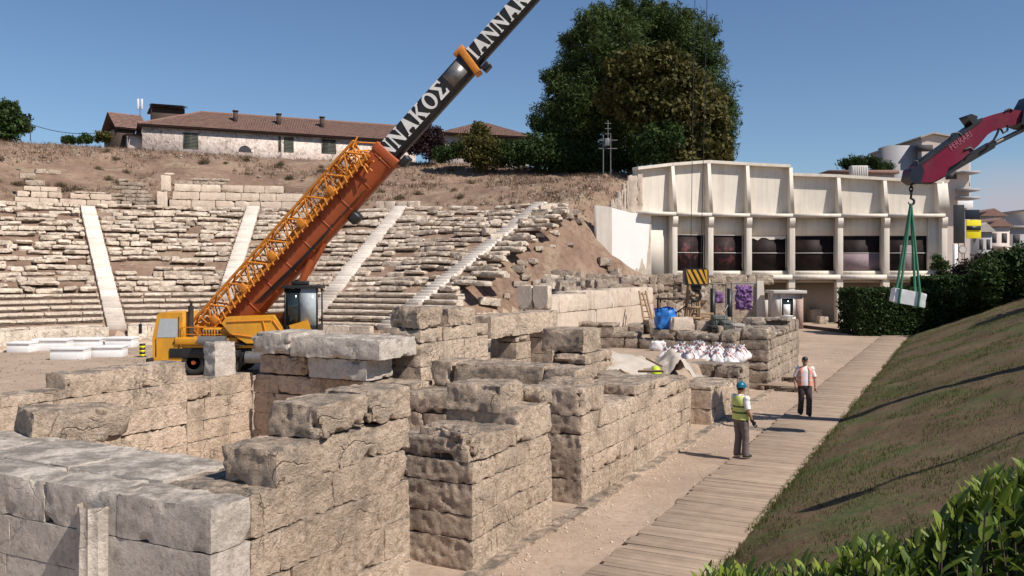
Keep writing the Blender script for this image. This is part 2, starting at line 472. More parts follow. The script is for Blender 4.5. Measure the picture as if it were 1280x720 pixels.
M['scrub'] = leaf_mat('dry_scrub', (.075, .06, .03), (.15, .115, .06), .2)
# ------------------------------------------------------------------ terrain
CX, CY = -16.0, 40.0
def zt(x, y):
    x, y = np.asarray(x, float), np.asarray(y, float)
    dx, dy = x-CX, y-CY
    Rr = np.hypot(dx, dy); th = np.degrees(np.arctan2(dx, dy))
    crest = np.interp(th, [-90, -42, -25, -10, 5, 18, 30, 40, 60], [16.8, 17.3, 17.25, 16.9, 16.6, 15.8, 14.5, 13.4, 12.6])
    p = np.interp(Rr, [0, 15.3, 16.0, 36.6, 38.6], [0, 0, .75, 9.75, 10.1])
    k = np.clip((Rr-38.6)/19.5, 0, 1)
    p = p+np.where(Rr > 38.6, (crest-10.1)*(k**.85), 0)
    bulge = fbm(np.stack([x.ravel()*.13, y.ravel()*.13, 0*x.ravel()], 1), 4).reshape(x.shape)
    p = p+bulge*1.1*sstep(38, 44, Rr)*(1-.8*sstep(52, 58, Rr))
    right = 1-sstep(31.5, 46, th)
    right = np.where(y > 82.5, 1, right+(1-right)*sstep(80, 82.5, y))
    right = right*(1-sstep(33, 38, x))
    left = 1-sstep(84, 100, -th)
    back = sstep(-100, -84, th)*0+left
    front = np.where(np.abs(th) > 100, 0, 1)
    z = p*right*back*front
    z = np.where(y > 160, z*(1-sstep(160, 260, y)), z)
    # heap of earth and rubble between stage building and museum
    s, t = (x-OX)*US+(y-OY)*UC, (x-OX)*UC-(y-OY)*US
    heap = (2.6+(y-45)*.062)*sstep(-1.0, 3.0, x)*(1-sstep(8.0, 12.5, x))*sstep(37.5, 42, y)*(1-sstep(75, 76.5, y))*(1-sstep(-9.3, -8.3, t))
    z = np.maximum(z, heap)
    # filled rooms of the stage building
    fill = (1.25+.5*sstep(24.0, 25.5, s))*sstep(8.5, 10.5, s)*(1-sstep(33, 37, s))*sstep(-8.6, -6.5, t)*(1-sstep(-1.3, -.7, t))
    fill = fill+.45*bulge*np.clip(fill, 0, 1)
    room = .3*sstep(-5, -4, s)*(1-sstep(4.6, 5.4, s))*sstep(-9, -8, t)*(1-sstep(-1.4, -.8, t))
    z = np.maximum(np.maximum(z, fill), room)
    return z
def grade(lo, hi, step, far, grow=1.28):
    a = list(np.arange(lo, hi+1e-6, step)); d = step
    while a[-1] < far:
        d *= grow; a.append(a[-1]+d)
    return a
gx = sorted(set(grade(0, 60, .62, 1500) + [-v for v in grade(0, 72, .62, 1500)]))
gy = sorted(set(grade(0, 122, .62, 2500) + [-v for v in grade(.62, 20, 2, 800)]))
X, Y = np.meshgrid(np.array(gx), np.array(gy))
Z = zt(X, Y)
small = fbm(np.stack([X.ravel()*1.1, Y.ravel()*1.1, 0*X.ravel()], 1), 4).reshape(X.shape)
Z = Z+small*np.clip(Z-.3, 0, 1)*.28*(np.hypot(X-CX, Y-CY) > 30)
ny, nx = X.shape
idx = np.arange(nx*ny).reshape(ny, nx)
q = np.stack([idx[:-1, :-1], idx[:-1, 1:], idx[1:, 1:], idx[1:, :-1]], -1).reshape(-1, 4)
cx_, cy_ = X.ravel()[q].mean(1), Y.ravel()[q].mean(1); cz_ = Z.ravel()[q].mean(1)
cs, ct = (cx_-OX)*US+(cy_-OY)*UC, (cx_-OX)*UC-(cy_-OY)*US
hth = np.degrees(np.arctan2(cx_-CX, cy_-CY))
hillm = ((np.hypot(cx_-CX, cy_-CY) > 38.6) & (cz_ > 5.5) & (cy_ > 20)) | ((np.hypot(cx_-CX, cy_-CY) > 15.9) & (np.hypot(cx_-CX, cy_-CY) <= 38.7) & (cy_ > 36) & (hth < 33)) | ((hth > 30.5) & (cz_ > 1.7) & (cy_ > 36) & (cy_ < 84))
gm = MB(); V = np.stack([X.ravel(), Y.ravel(), Z.ravel()], 1)
gm.add(V, q[~hillm]); gm.Fq.append((q[hillm], 1))
g_o = gm.build('ground', [M['dirt'], M['hill']], smooth=True); tag(g_o, kind='structure')
# bank of rough grass on the right of the boardwalk
T0 = 3.46
def zbank(s, t):
    a = np.clip(t-T0, 0, None)
    z = np.minimum(.40*a, 3.35+.04*(a-8.4))
    p = np.stack([s*.5, t*.5, 0*s], -1).reshape(-1, 3)
    n = fbm(p, 3).reshape(np.shape(s)); n2 = fbm(p*5, 3).reshape(np.shape(s))
    return z+(n*.16+n2*.045)*np.clip(a*1.5, 0, 1)+.03
bs = np.concatenate([np.arange(-22, 40, .22), np.arange(40, 56.3, .4)]); bt = np.concatenate([np.arange(T0-.02, 13, .2), np.arange(13, 60, 1.2)])
S_, T_ = np.meshgrid(bs, bt, indexing='ij'); Zb = zbank(S_, T_)
Zb = np.where(S_ > 56.0, -.1, Zb); Zb[:, 0] = .0
wob = (fbm(np.stack([bs*1.5, 0*bs, 0*bs], 1), 4)*.10)
T_[:, 0] += wob-.05; T_[:, 1] += wob*.6
bx, by = OX+S_*US+T_*UC, OY+S_*UC-T_*US
b_ = MB(); n0, n1 = S_.shape; idx = np.arange(n0*n1).reshape(n0, n1)
b_.add(np.stack([bx.ravel(), by.ravel(), Zb.ravel()], 1), np.stack([idx[:-1, :-1], idx[1:, :-1], idx[1:, 1:], idx[:-1, 1:]], -1).reshape(-1, 4))
tag(b_.build('bank', M['bank'], smooth=True), kind='structure')
rg = np.random.default_rng(5)
def bank_at(s, t):
    z = zbank(np.array([s]), np.array([t]))[0]
    return W(s, t, z)
def blades(n, pts, h0, h1, w, seed, lean=.5):
    r = np.random.default_rng(seed); k = len(pts)
    h = r.uniform(h0, h1, k)[:, None]; a = r.uniform(0, 6.283, k)
    side = np.stack([np.cos(a), np.sin(a), 0*a], 1)*w*r.uniform(.6, 1.4, k)[:, None]
    b = r.uniform(0, 6.283, k); tipd = np.stack([np.cos(b), np.sin(b), 0*b], 1)*r.uniform(.1, lean, k)[:, None]
    V = np.stack([pts-side, pts+side, pts+(tipd+np.array([0, 0, 1.0]))*h], 1).reshape(-1, 3)
    Ft = np.arange(k*3).reshape(-1, 3)
    return V, Ft, np.repeat(r.random(k), 3)
def grow_bank():
    r = np.random.default_rng(9); n = 260000
    s = -13+r.random(n)**1.7*66; t = T0+.02+r.random(n)*11
    d = fbm(np.stack([s*.45, t*.45, 0*s+3], 1), 4); e = fbm(np.stack([s*3.0, t*3.0, 0*s+8], 1), 2)
    keep = (d+.4*e > .02+.25*r.random(n)) | ((t < T0+.45) & (r.random(n) < .35)) | (r.random(n) < .06)
    s, t = s[keep], t[keep]
    z = zbank(s, t)
    P = np.stack([OX+s*US+t*UC, OY+s*UC-t*US, z-.01], 1)
    k = 15000; r2 = np.random.default_rng(21); s2 = -13+r2.random(k)**1.5*62; d2 = fbm(np.stack([s2*1.1, 0*s2, 0*s2+2], 1), 3); t2 = T0-.10+np.abs(r2.normal(0, .14, k))
    m2 = d2+.25*r2.random(k) > .02; s2, t2 = s2[m2], t2[m2]
    P = np.vstack([P, np.stack([OX+s2*US+t2*UC, OY+s2*UC-t2*US, zbank(s2, t2)-.01], 1)]); d = np.concatenate([d[keep], d2[m2]]); keep = slice(None)
    V, Ft, T = blades(0, P, .03, .11, .008, 3)
    T = np.clip(T*.6+np.repeat(d[keep], 3)*.9+.15, 0, 1)
    m = MB(); m.add(V, Ft, T)
    tag(m.build('grass', M['grass']), kind='stuff')
grow_bank()
# boardwalk: cross planks, left edge a little ragged
bw = MB(3); r = random.Random(4); s = -16.0
while s < 55.5:
    wd = .145
    lo, hi = 1.78+r.uniform(-.05, .05), 3.42+r.uniform(-.035, .035)
    zz = .052+r.uniform(-.004, .005)+.006*math.sin(s*.9)
    c = W(s+wd/2, (lo+hi)/2, zz-.025)
    bw.box(c, (wd-.009, hi-lo, .05), RUIN @ rot(r.uniform(-.006, .006), 0, r.uniform(-.006, .006)), tint=min(1, max(0, r.gauss(.5, .3))), bev=.006)
    s += wd
tag(bw.build('boardwalk', M['plank']), kind='structure')
# stones edging the foot of the stage walls, loose gravel on the path
pm = MB(8); s = -2.3; r = random.Random(11)
while s < 29:
    L = r.uniform(.7, 1.5)
    if not (11.3 < s < 13.0) or True:
        pm.stone(W(s+L/2, .33, .0), (L-.01, r.uniform(.22, .34), .10), RUIN, res=.09, amp=.014, r=.012, tint=r.uniform(.2, .6))
    s += L
tag(pm.build('path_edging', M['wall'], smooth=True), kind='structure')
def pebbles(n, fn, s0, s1, seed, name, mat):
    r = np.random.default_rng(seed); P = fn(r, n); k = len(P)
    oct_ = np.array([[1, 0, 0], [-1, 0, 0], [0, 1, 0], [0, -1, 0], [0, 0, .7], [0, 0, -.7]], float)
    tri = np.array([[0, 2, 4], [2, 1, 4], [1, 3, 4], [3, 0, 4], [2, 0, 5], [1, 2, 5], [3, 1, 5], [0, 3, 5]])
    sz = (s0+(s1-s0)*r.random(k)**3)[:, None, None]
    V = P[:, None, :]+oct_[None]*sz*(.6+.8*r.random((k, 6, 1)))
    m = MB(); m.add(V.reshape(-1, 3), (tri[None]+6*np.arange(k)[:, None, None]).reshape(-1, 3), np.repeat(r.random(k), 6))
    return tag(m.build(name, mat), kind='stuff')
def path_pts(r, n):
    s = r.uniform(-3, 40, n); t = np.where(r.random(n) < .6, .5+r.exponential(.18, n), r.uniform(.5, 1.85, n))
    return np.stack([OX+s*US+t*UC, OY+s*UC-t*US, 0*s+.004], 1)
pebbles(2600, path_pts, .006, .035, 3, 'gravel', M['pale'])
def orch_pts(r, n):
    a, q = r.uniform(0, 6.283, n), 15*np.sqrt(r.random(n)); return np.stack([CX+q*np.sin(a), CY-2+q*np.cos(a), 0*a+.01], 1)
pebbles(2600, orch_pts, .015, .09, 5, 'gravel', M['rubble'])
def hill_pts(th0, th1, r0, r1):
    def f(r, n):
        th = np.radians(r.uniform(th0, th1, n)); R_ = r.uniform(r0, r1, n)
        x, y = CX+R_*np.sin(th), CY+R_*np.cos(th)
        d = fbm(np.stack([x*.2, y*.2, 0*x+5], 1), 4)
        k = (d > -.15+.35*r.random(n)) & ((x < 7) | (y > 77))
        x, y = x[k], y[k]
        return np.stack([x, y, zt(x, y)], 1)
    return f
pebbles(5000, hill_pts(-62, 36, 38, 60), .03, .26, 6, 'hillside_stones', M['rubble'])
P = hill_pts(-62, 36, 38.5, 61)(np.random.default_rng(3), 9000)
P = np.repeat(P, 5, 0)+np.random.default_rng(4).normal(0, .12, (len(P)*5, 3))*np.array([1, 1, .1])
V, Ft, T = blades(0, P, .1, .45, .035, 4, 1.0)
m = MB(); m.add(V, Ft, T); tag(m.build('dry_grass', M['straw']), kind='stuff')

# ------------------------------------------------------------------ masonry
def wall(name, label, axis, a, b, prof, courses, mat='wall', seed=1, L=(.7, 1.5), res=.06, amp=.014, r=.010, chip=.7, z0=-.1, split=None,
         jit=.004, tintr=(.25, .85), top_r=1.6, cat='wall', group=None, children=None, ragged=.0, joint=.004):
    """coursed wall on the ruin grid; axis 's' or 't', a = extent along it, b = extent across, prof = [(pos, height)]"""
    rd = random.Random(seed); mb = MB(seed)
    pp, ph = [p[0] for p in prof], [p[1] for p in prof]
    hgt = lambda v: float(np.interp(v, pp, ph))
    along = (lambda u, v: (u, v)) if axis == 's' else (lambda u, v: (v, u))
    z = z0; k = 0
    rows = [b] if split is None else [(b[0], split), (split, b[1])]
    while z < max(ph)-.04:
        h = courses[k % len(courses)]*(1+rd.uniform(-.04, .04)); k += 1
        for row in rows:
            u = a[0]; runs = []
            off = rd.uniform(.3, 1.0)
            first = True
            while u < a[1]-1e-3:
                l_ = rd.uniform(*L)*(off if first else 1); first = False
                e = min(u+l_, a[1])
                if a[1]-e < .3: e = a[1]
                hm = hgt((u+e)/2)+rd.uniform(-ragged, ragged*.4)
                zt_ = min(z+h, hm)
                if z+h-hm < .14 and hm > z+.1: zt_ = max(zt_, min(z+h, hm+.06))
                if zt_-z > .13:
                    top = hm <= z+h+.12
                    w0, w1 = row[0]+rd.uniform(-jit, jit), row[1]+rd.uniform(-jit, jit)
                    s_, t_ = along((u+e)/2, (w0+w1)/2); sz = along(e-u-joint, w1-w0)
                    dz = rd.uniform(0, .006)
                    mb.stone(W(s_, t_, (z+zt_)/2-dz/2), (sz[0], sz[1], zt_-z-joint*.7-dz), RUIN, res=res, amp=amp*(1.2 if top else rd.choice((.5, .7, .9, 1.3))), r=r*(top_r if top else .6),
                             chip=chip*(1.25 if top else rd.choice((.1, .1, .14, .2, .3, .8))), tint=rd.uniform(*tintr))
                    if runs and abs(runs[-1][1]-u) < 1e-3: runs[-1][1] = e; runs[-1][2] = min(runs[-1][2], zt_)
                    else: runs.append([u, e, zt_])
                u = e
            for u0, u1, zz in runs:
                if u1-u0 > .25 and row[1]-row[0] > .25:
                    lo, hi = along(u0+.07, row[0]+.07), along(u1-.07, row[1]-.07)
                    mb.b2((lo[0], lo[1], z-.05), (hi[0], hi[1], zz-.07), RUIN, W(0, 0), tint=.2, mat=1)
        z += h
    mid = W(*along((a[0]+a[1])/2, (b[0]+b[1])/2), 0)
    o = mb.build(name, [M[mat], M['mortar']], smooth=True, o=mid)
    tag(o, label, cat, group)
    return o
def loose(label, s, t, z, size, yaw=0.0, tilt=(0, 0), mat='wall', seed=1, res=.06, amp=.024, r=.014, chip=.8, tint=.5, name='stone_block', group=None, cat='stone block', grid=True, freq=1.0):
    """one block lying by itself; s, t = middle, z = underside (grid False: x, y in the world)"""
    mb = MB(seed)
    c = W(s, t, z+size[2]/2) if grid else np.array([s, t, z+size[2]/2])
    Mx = (RUIN if grid else np.eye(3)) @ rot(tilt[0], tilt[1], yaw)
    mb.stone(c, size, Mx, res=res, amp=amp, r=r, chip=chip, tint=tint, freq=freq)
    b = c-np.array([0, 0, size[2]/2])
    return tag(mb.build(name, M[mat], smooth=True, o=b), label, cat, group)
C45 = [.46, .44, .48, .45]
# near corner with the half columns
fw = wall('stage_wall', 'smooth grey ashlar wall with fluted half columns at the near corner', 't', (-10.2, .2), (-5.4, -4.87), [(-10.2, 2.13), (.2, 2.12)],
          [.44, .45, .44], 'front', 3, (1.1, 1.9), .042, .006, 0.006, .45, z0=-.08, jit=.004, tintr=(.4, .75), top_r=1.4)
wall('stage_wall', 'broad worn grey platform course right behind the half-column wall', 't', (-10.2, -1.06), (-4.865, -3.75), [(-10.2, 2.11), (-1, 2.1)],
     [.44, .45, .44], 'front', 4, (1.2, 2.2), .06, .012, 0.008, .5, z0=-.08, tintr=(.3, .7))
def half_column(t, top, seed):
    mb = MB(seed); n = 24
    zs = [-.05, .02, .10, .13, .18]+list(np.arange(.25, top, .06))
    rings = []
    for z in zs:
        e = 1.25 if z < .12 else 1.1 if z < .16 else 1.0
        rings.append(e)
    ang = np.linspace(-math.pi*.62, math.pi*.62, 49)
    V = []
    for z, e in zip(zs, rings):
        fl = np.abs(np.sin(ang*6.5))**.7*.020 if e == 1.0 else 0
        brk = .0
        rr = .205*e-fl
        p = np.stack([-5.385-rr*np.cos(ang), t+rr*np.sin(ang), np.full(49, z)], 1)
        V.append(p)
    V = np.array(V); sh = V.shape
    p = V.reshape(-1, 3)
    dist = fbm(p*4+seed, 3)*.010+np.clip(fbm(p*2.2+seed*3, 2)-.1, 0, 1)*.07*sstep(top-.8, top, p[:, 2])
    ctr = np.stack([np.full(len(p), -5.385), np.full(len(p), t), p[:, 2]], 1); dv = p-ctr
    p = ctr+dv*(1-dist[:, None]*4)
    Wd = p @ RUIN.T+W(0, 0, 0)
    idx = np.arange(len(p)).reshape(sh[0], 49)
    mb.add(Wd, np.stack([idx[:-1, :-1], idx[1:, :-1], idx[1:, 1:], idx[:-1, 1:]], -1).reshape(-1, 4), .62)
    mb.stone(W(-5.07, t, top+.01), (.36, .40, .22), RUIN, res=.03, amp=.03, r=0.025, chip=1.3, tint=.6)
    part(mb, 'half_column', M['front'], fw, True)
for i, t in enumerate((-1.43, -3.25, -5.1, -6.95)): half_column(t, 2.02, 5+i)
wall('stage_wall', 'weathered pinkish wall running back from the near corner to the first doorway', 's', (-4.865, -2.0), (-1.05, .2), [(-4.865, 2.1), (-2, 2.1)], [.44, .45, .44],
     'wall', 7, (1.2, 2.0), .036, .018, 0.004, .3, z0=-.08)
loose('cracked grey block standing out as lowest front stone of the near corner stack', -3.97, -.185, 2.125, (1.05, .77, .40), 0, mat='wall', seed=21, res=.035, tint=.45, r=0.021, chip=1.0)
loose('long flat-faced block beneath the topmost slab of the near corner stack', -2.72, -.2, 2.125, (1.43, .80, .40), 0, mat='wall', seed=22, res=.04, tint=.65)
loose('topmost block of the near corner stack with a rough broken front end', -3.36, -.17, 2.53, (.96, .74, .38), -.01, mat='wall', seed=23, res=.035, tint=.5, chip=1.2)
loose('topmost block of the near corner stack at its far rounded end', -2.43, -.16, 2.53, (.88, .74, .40), .0, mat='wall', seed=24, res=.035, tint=.6, chip=1.3, r=0.025)
loose('big rough boulder-like block at the far left on the front wall', -3.2, -4.75, 2.0, (1.3, .95, .48), .35, (0, .05), 'wall', 25, .05, .04, .08, 1.3, .35)
# room behind it: long back wall and cross wall
wall('room_wall', 'long bright wall with slanting courses left of the crane lorry', 's', (-7.5, 2.9), (-9.75, -9.1),
     [(-7.5, 2.35), (-1.6, 2.3), (-1.5, 2.1), (.6, 2.1), (.7, 2.45), (2.95, 2.45)], [.5, .46, .5, .46], 'wall', 31, (1.1, 2.1), .06, .013, 0.008, .6, z0=0, tintr=(.55, .95))
wall('room_wall', 'lower bright end of the slanting wall, right under the lorry wheel', 's', (2.905, 5.0), (-9.75, -9.1), [(2.9, 1.84), (5.3, 1.86)], [.5, .46, .5, .46], 'wall', 35, (1.1, 1.8), .06, .013, .008, .6, z0=0, tintr=(.55, .95))
wall('room_wall', 'grey cross wall carrying the heavy slabs in front of the crane', 't', (-9.1, -4.4), (5.0, 5.9), [(-9.1, 1.92), (-4.4, 1.92)], [.5, .46, .5, .46], 'wall', 32, (.9, 1.5), .06, .014, 0.008, .6, z0=0, tintr=(.35, .8))
wall('room_wall', 'long low grey wall with dark stained top crossing the middle of the ruin', 't', (-4.38, -.75), (5.75, 6.7), [(-4.4, 2.3), (-.75, 2.25)], [.62, .55, .6, .55], 'wall', 33, (1.3, 2.6), .06, .02, 0.013, .8, z0=0, tintr=(.3, .5))
wall('room_wall', 'low stepped ledge of grey blocks behind the second pier', 't', (-5.2, -1.3), (4.7, 5.74), [(-5.2, 1.85), (-1.3, 1.72)], [.45, .45, .42, .45], 'wall', 34, (.9, 1.8), .06, .024, 0.013, .9, z0=0, tintr=(.2, .5))
loose('thick grey slab at the left end of the slab pile before the crane', 5.55, -8.35, 2.42, (1.5, 1.25, .50), .05, mat='front', seed=41, res=.06, r=0.025, tint=.62, chip=1.0)
loose('wide grey slab with clean top lying on the right of the slab pile', 5.45, -6.35, 2.40, (1.6, 2.5, .46), -.04, mat='front', seed=42, res=.07, r=0.017, tint=.7, chip=.8)
loose('pale squared block with a vertical crack below the wide slab', 5.25, -6.3, 1.92, (1.0, 1.72, .46), .03, mat='front', seed=43, res=.055, tint=.6)
loose('rough low block squeezed under the thick left slab', 5.45, -8.1, 1.92, (1.0, 1.5, .44), .06, mat='wall', seed=44, tint=.3, amp=.035)
loose('upright smooth grey slab standing on the wall beside the lorry wheel', 4.2, -9.42, 1.85, (.62, .42, .86), .1, mat='front', seed=45, res=.05, tint=.85, chip=.4, r=0.011)
# second pier
wall('pier_wall', 'rugged second pier between the two doorways with a broken top edge', 's', (-.36, 2.47), (-1.15, .2), [(-.36, 1.8), (.5, 1.95), (1.0, 2.1), (2.5, 2.12)], [.56, .36, .48, .33], 'wall', 51, (1.0, 2.3), .034, .017, 0.013, .95, z0=-.08)
loose('squared block with pitted grey front sitting on the second pier', 1.55, -.62, 2.10, (.95, 1.0, .44), -.05, mat='wall', seed=52, res=.04, tint=.35, amp=.022)
loose('small worn block capping the back right end of the second pier', 2.28, -.12, 2.11, (.42, .6, .30), .1, mat='wall', seed=53, res=.04, tint=.5)
loose('rounded broken boulder on the front edge of the second pier', .0, -.35, 1.78, (.62, .9, .30), .2, (.0, .08), 'wall', 54, .04, .04, .09, 1.4, .5)
# third pier and the long wall after it
wall('pier_wall', 'long pale wall beside the path starting with a tall square pier', 's', (3.82, 11.4), (-1.05, .2), [(3.82, 2.12), (4.6, 2.1), (4.7, 1.72), (6.1, 1.75), (6.3, 1.95), (8.5, 1.86), (11.4, 1.74)], [.52, .38, .46, .35], 'wall', 61, (1.0, 2.4), .042, .020, 0.011, .85, z0=-.05, tintr=(.35, .95))
loose('dark rounded grey boulder bridging the tops of the third pier', 5.0, -.62, 1.76, (.95, .85, .46), .1, mat='wall', seed=62, res=.05, tint=.12, amp=.04, r=0.050, chip=1.2)
wall('pier_wall', 'low set-back wall with green stained top past the long pale wall', 's', (11.45, 13.45), (-1.5, -.65), [(11.4, 1.45), (13.5, 1.4)], [.5, .45, .5], 'wall', 63, (.6, 1.1), .07, .02, 0.013, .9)
wall('pier_wall', 'short low wall of square blocks beside the taller worker', 's', (13.5, 16.9), (-1.1, .2), [(13.5, 1.12), (14.6, 1.12), (16.9, 1.05)], [.56, .52, .5], 'wall', 64, (.6, 1.2), .065, .018, 0.013, .9, tintr=(.3, .7))
wall('enclosure_wall', 'dark low cross wall in front of the white sacks', 't', (-5.0, .15), (17.9, 18.9), [(-5, 1.42), (-1.2, 1.42), (-1.1, 1.3), (.15, 1.28)], [.5, .46, .44], 'rubble', 65, (.8, 1.7), .08, .02, 0.018, .9, tintr=(.25, .6))
wall('rubble_pier', 'rough rubble pier standing behind the wooden pallets on the path', 's', (22.0, 29.0), (-.85, .2), [(22, 2.3), (23.4, 2.4), (24, 2.05), (26, 2.15), (27, 2.5), (29, 2.45)], [.36, .48, .3, .42], 'rubble', 66, (.35, .9), .09, .035, 0.036, 1.1, tintr=(.25, .9), ragged=.12)
wall('rubble_pier', 'dark stepped rubble stub left of the rubble pier', 't', (-2.1, -.87), (21.2, 22.6), [(-2.1, 2.0), (-1.5, 2.2), (-.87, 2.25)], [.4, .33, .45], 'rubble', 67, (.4, .9), .09, .035, 0.036, 1.1, tintr=(.1, .5), ragged=.1)
wall('enclosure_wall', 'broken line of grey blocks behind the white sacks', 't', (-8.3, -2.2), (23.3, 24.2), [(-8.3, 2.3), (-6, 2.2), (-5.9, 1.75), (-4.8, 1.75), (-4.7, 2.0), (-2.2, 1.9)], [.45, .42, .4], 'rubble', 68, (.6, 1.3), .09, .03, 0.030, 1.0, tintr=(.3, .7))
# high walls in the middle
wall('high_wall', 'tall smooth pinkish wall crowned by two dark blocks in the middle', 's', (6.3, 9.7), (-5.9, -5.0), [(6.3, 3.05), (9.7, 3.0)], [.56, .52, .58, .55], 'wall', 71, (1.2, 2.0), .07, .014, 0.008, .6, tintr=(.6, .95))
loose('dark lichen-covered boulder on top left of the tall pinkish wall', 6.8, -5.45, 3.04, (.95, .95, .50), .1, mat='wall', seed=72, tint=.1, r=0.050, amp=.05, chip=1.2)
loose('paler pitted block beside the dark boulder on the tall pinkish wall', 8.25, -5.45, 3.02, (1.5, .9, .44), -.03, mat='wall', seed=73, tint=.5, chip=1.2)
wall('high_wall', 'broken grey wall end left of the tall pinkish wall', 't', (-8.2, -5.95), (6.8, 7.6), [(-8.2, 2.3), (-7.4, 2.9), (-5.95, 2.85)], [.5, .46], 'wall', 74, (.6, 1.2), .08, .03, 0.021, 1.1, tintr=(.3, .6))
loose('long stone lintel bridging the two dark gaps', 12.0, -5.35, 2.55, (4.5, .82, .62), 0, mat='wall', seed=75, res=.08, tint=.72, r=0.013, chip=.5, name='stone_lintel', cat='lintel')
wall('high_wall', 'stub of wall between the two gaps holding up the lintel', 's', (11.3, 12.3), (-5.8, -4.95), [(11.3, 2.53), (12.3, 2.53)], [.5, .46], 'wall', 76, (.5, .9), .08, .03, 0.021, 1.0)
wall('high_wall', 'pale wall end supporting the right end of the lintel', 's', (13.6, 16.0), (-5.8, -4.9), [(13.6, 2.53), (16, 2.4)], [.5, .46], 'wall', 77, (.7, 1.2), .08, .02, 0.013, .9, tintr=(.5, .9))
wall('high_wall', 'stubby wall of warm brown stones under a big grey block', 't', (-3.5, -2.25), (10.0, 12.2), [(-3.5, 2.25), (-2.2, 2.2)], [.42, .38, .45], 'wall', 78, (.5, .9), .07, .02, 0.013, .9, tintr=(.2, .6))
loose('big flat-fronted grey block over the warm brown stones', 10.75, -2.95, 2.24, (1.3, 1.25, .62), .02, mat='wall', seed=79, tint=.25, r=0.021, chip=.9)
wall('high_wall', 'low jumbled wall between the brown stub and the tarpaulin', 't', (-5.4, -3.6), (9.6, 10.8), [(-5.4, 1.9), (-3.6, 1.75)], [.4, .42], 'wall', 80, (.5, 1.0), .08, .03, 0.021, 1.1, tintr=(.25, .7))
wall('restored_wall', 'long smooth salmon wall leading toward the museum terrace', 's', (20.3, 33.6), (-9.0, -8.0), [(20.3, 3.42), (33.6, 3.6)], [.95, .9], 'pale', 81, (2.2, 3.6), .15, .01, .02, .4, tintr=(.6, .95))
for i, (s_, lab) in enumerate(((20.75, 'round-topped pale stele at the left end of the salmon wall'), (21.9, 'second round-topped pale stele, right beside the first one'))):
    mb = MB(90+i)
    a_ = np.linspace(0, math.pi, 13)
    # rounded lower edge, squared top: outline in (t, z)
    pts = [(-.31, .92), (-.33, .42)]+[(-.31*math.cos(x), .40-.36*math.sin(x)) for x in a_[1:-1]]+[(.33, .42), (.31, .92)]
    t_ = -8.68+i*.70
    mb.prism([W(19.4, t_+p, 2.93+z) for p, z in pts], W(19.75, 0)-W(19.4, 0), tint=.6)
    mb.stone(W(19.62, t_, 3.4), (.30, .64, .94), RUIN, res=.08, amp=.02, r=.03, tint=.5)
    tag(mb.build('stele', M['pale'], o=W(19.6, t_, 2.6)), lab, 'stele')
# rubble round the foot of the seating and museum
rr_ = random.Random(77)
def scatter(label, n, px, py, d, sz, group, mat='rubble', seed=1, name='rubble_stone', dark=.5):
    r = random.Random(seed); k = 0
    for i in range(n):
        dd = r.uniform(*d); x_ = r.uniform(*px); p = at(x_, 340, dd)
        x, y = p[0], p[1]
        z = float(zt(np.array([x]), np.array([y]))[0])
        q = EYE-z; ppy = 340+q*F/dd
        s_ = r.uniform(*sz)
        loose(label, x, y, z-.06, (s_*r.uniform(.9, 1.8), s_*r.uniform(.7, 1.2), s_*r.uniform(.45, .85)), r.uniform(-.5, .5), (r.uniform(-.12, .12), r.uniform(-.12, .12)), mat, seed*100+i,
              res=.13, amp=.05, r=0.029, chip=1.2, tint=r.uniform(.1, .95), name=name, group=group, cat='stone', grid=False)
scatter('weathered limestone block in the rubble heap left of the museum wall', 90, (640, 800), None, (42, 71), (.45, .95), 'rubble heap below the museum', seed=3)
scatter('rough fallen stone lying along the right edge of the seating', 60, (600, 720), None, (48, 70), (.35, .9), 'fallen stones beside the seating', seed=4, mat='seat')
r = random.Random(12)
for i in range(24):
    s_, t_ = r.uniform(8.6, 17), r.uniform(-4.4, -1.3)
    x, y = W(s_, t_)[:2]
    z = float(zt(np.array([x]), np.array([y]))[0])
    k = r.uniform(.3, .75)
    loose('loose grey stone among the rubble behind the long pale wall', s_, t_, z-.05, (k*1.4, k, k*.6), r.uniform(-.6, .6), (r.uniform(-.15, .15), 0), 'rubble', 400+i, .08, .035, .06, 1.2, r.uniform(.1, .9), 'rubble_stone', 'stones behind the long pale wall', 'stone')
for i in range(16):
    s_, t_ = r.uniform(24.5, 31), r.uniform(-7.6, -1.2)
    x, y = W(s_, t_)[:2]
    z = float(zt(np.array([x]), np.array([y]))[0])
    k = r.uniform(.4, .9)
    loose('squarish stone lying among tools behind the white sacks', s_, t_, z-.05, (k*1.3, k, k*.7), r.uniform(-.6, .6), (0, 0), 'rubble', 440+i, .1, .035, .06, 1.1, r.uniform(.2, .9), 'rubble_stone', 'stones behind the white sacks', 'stone')

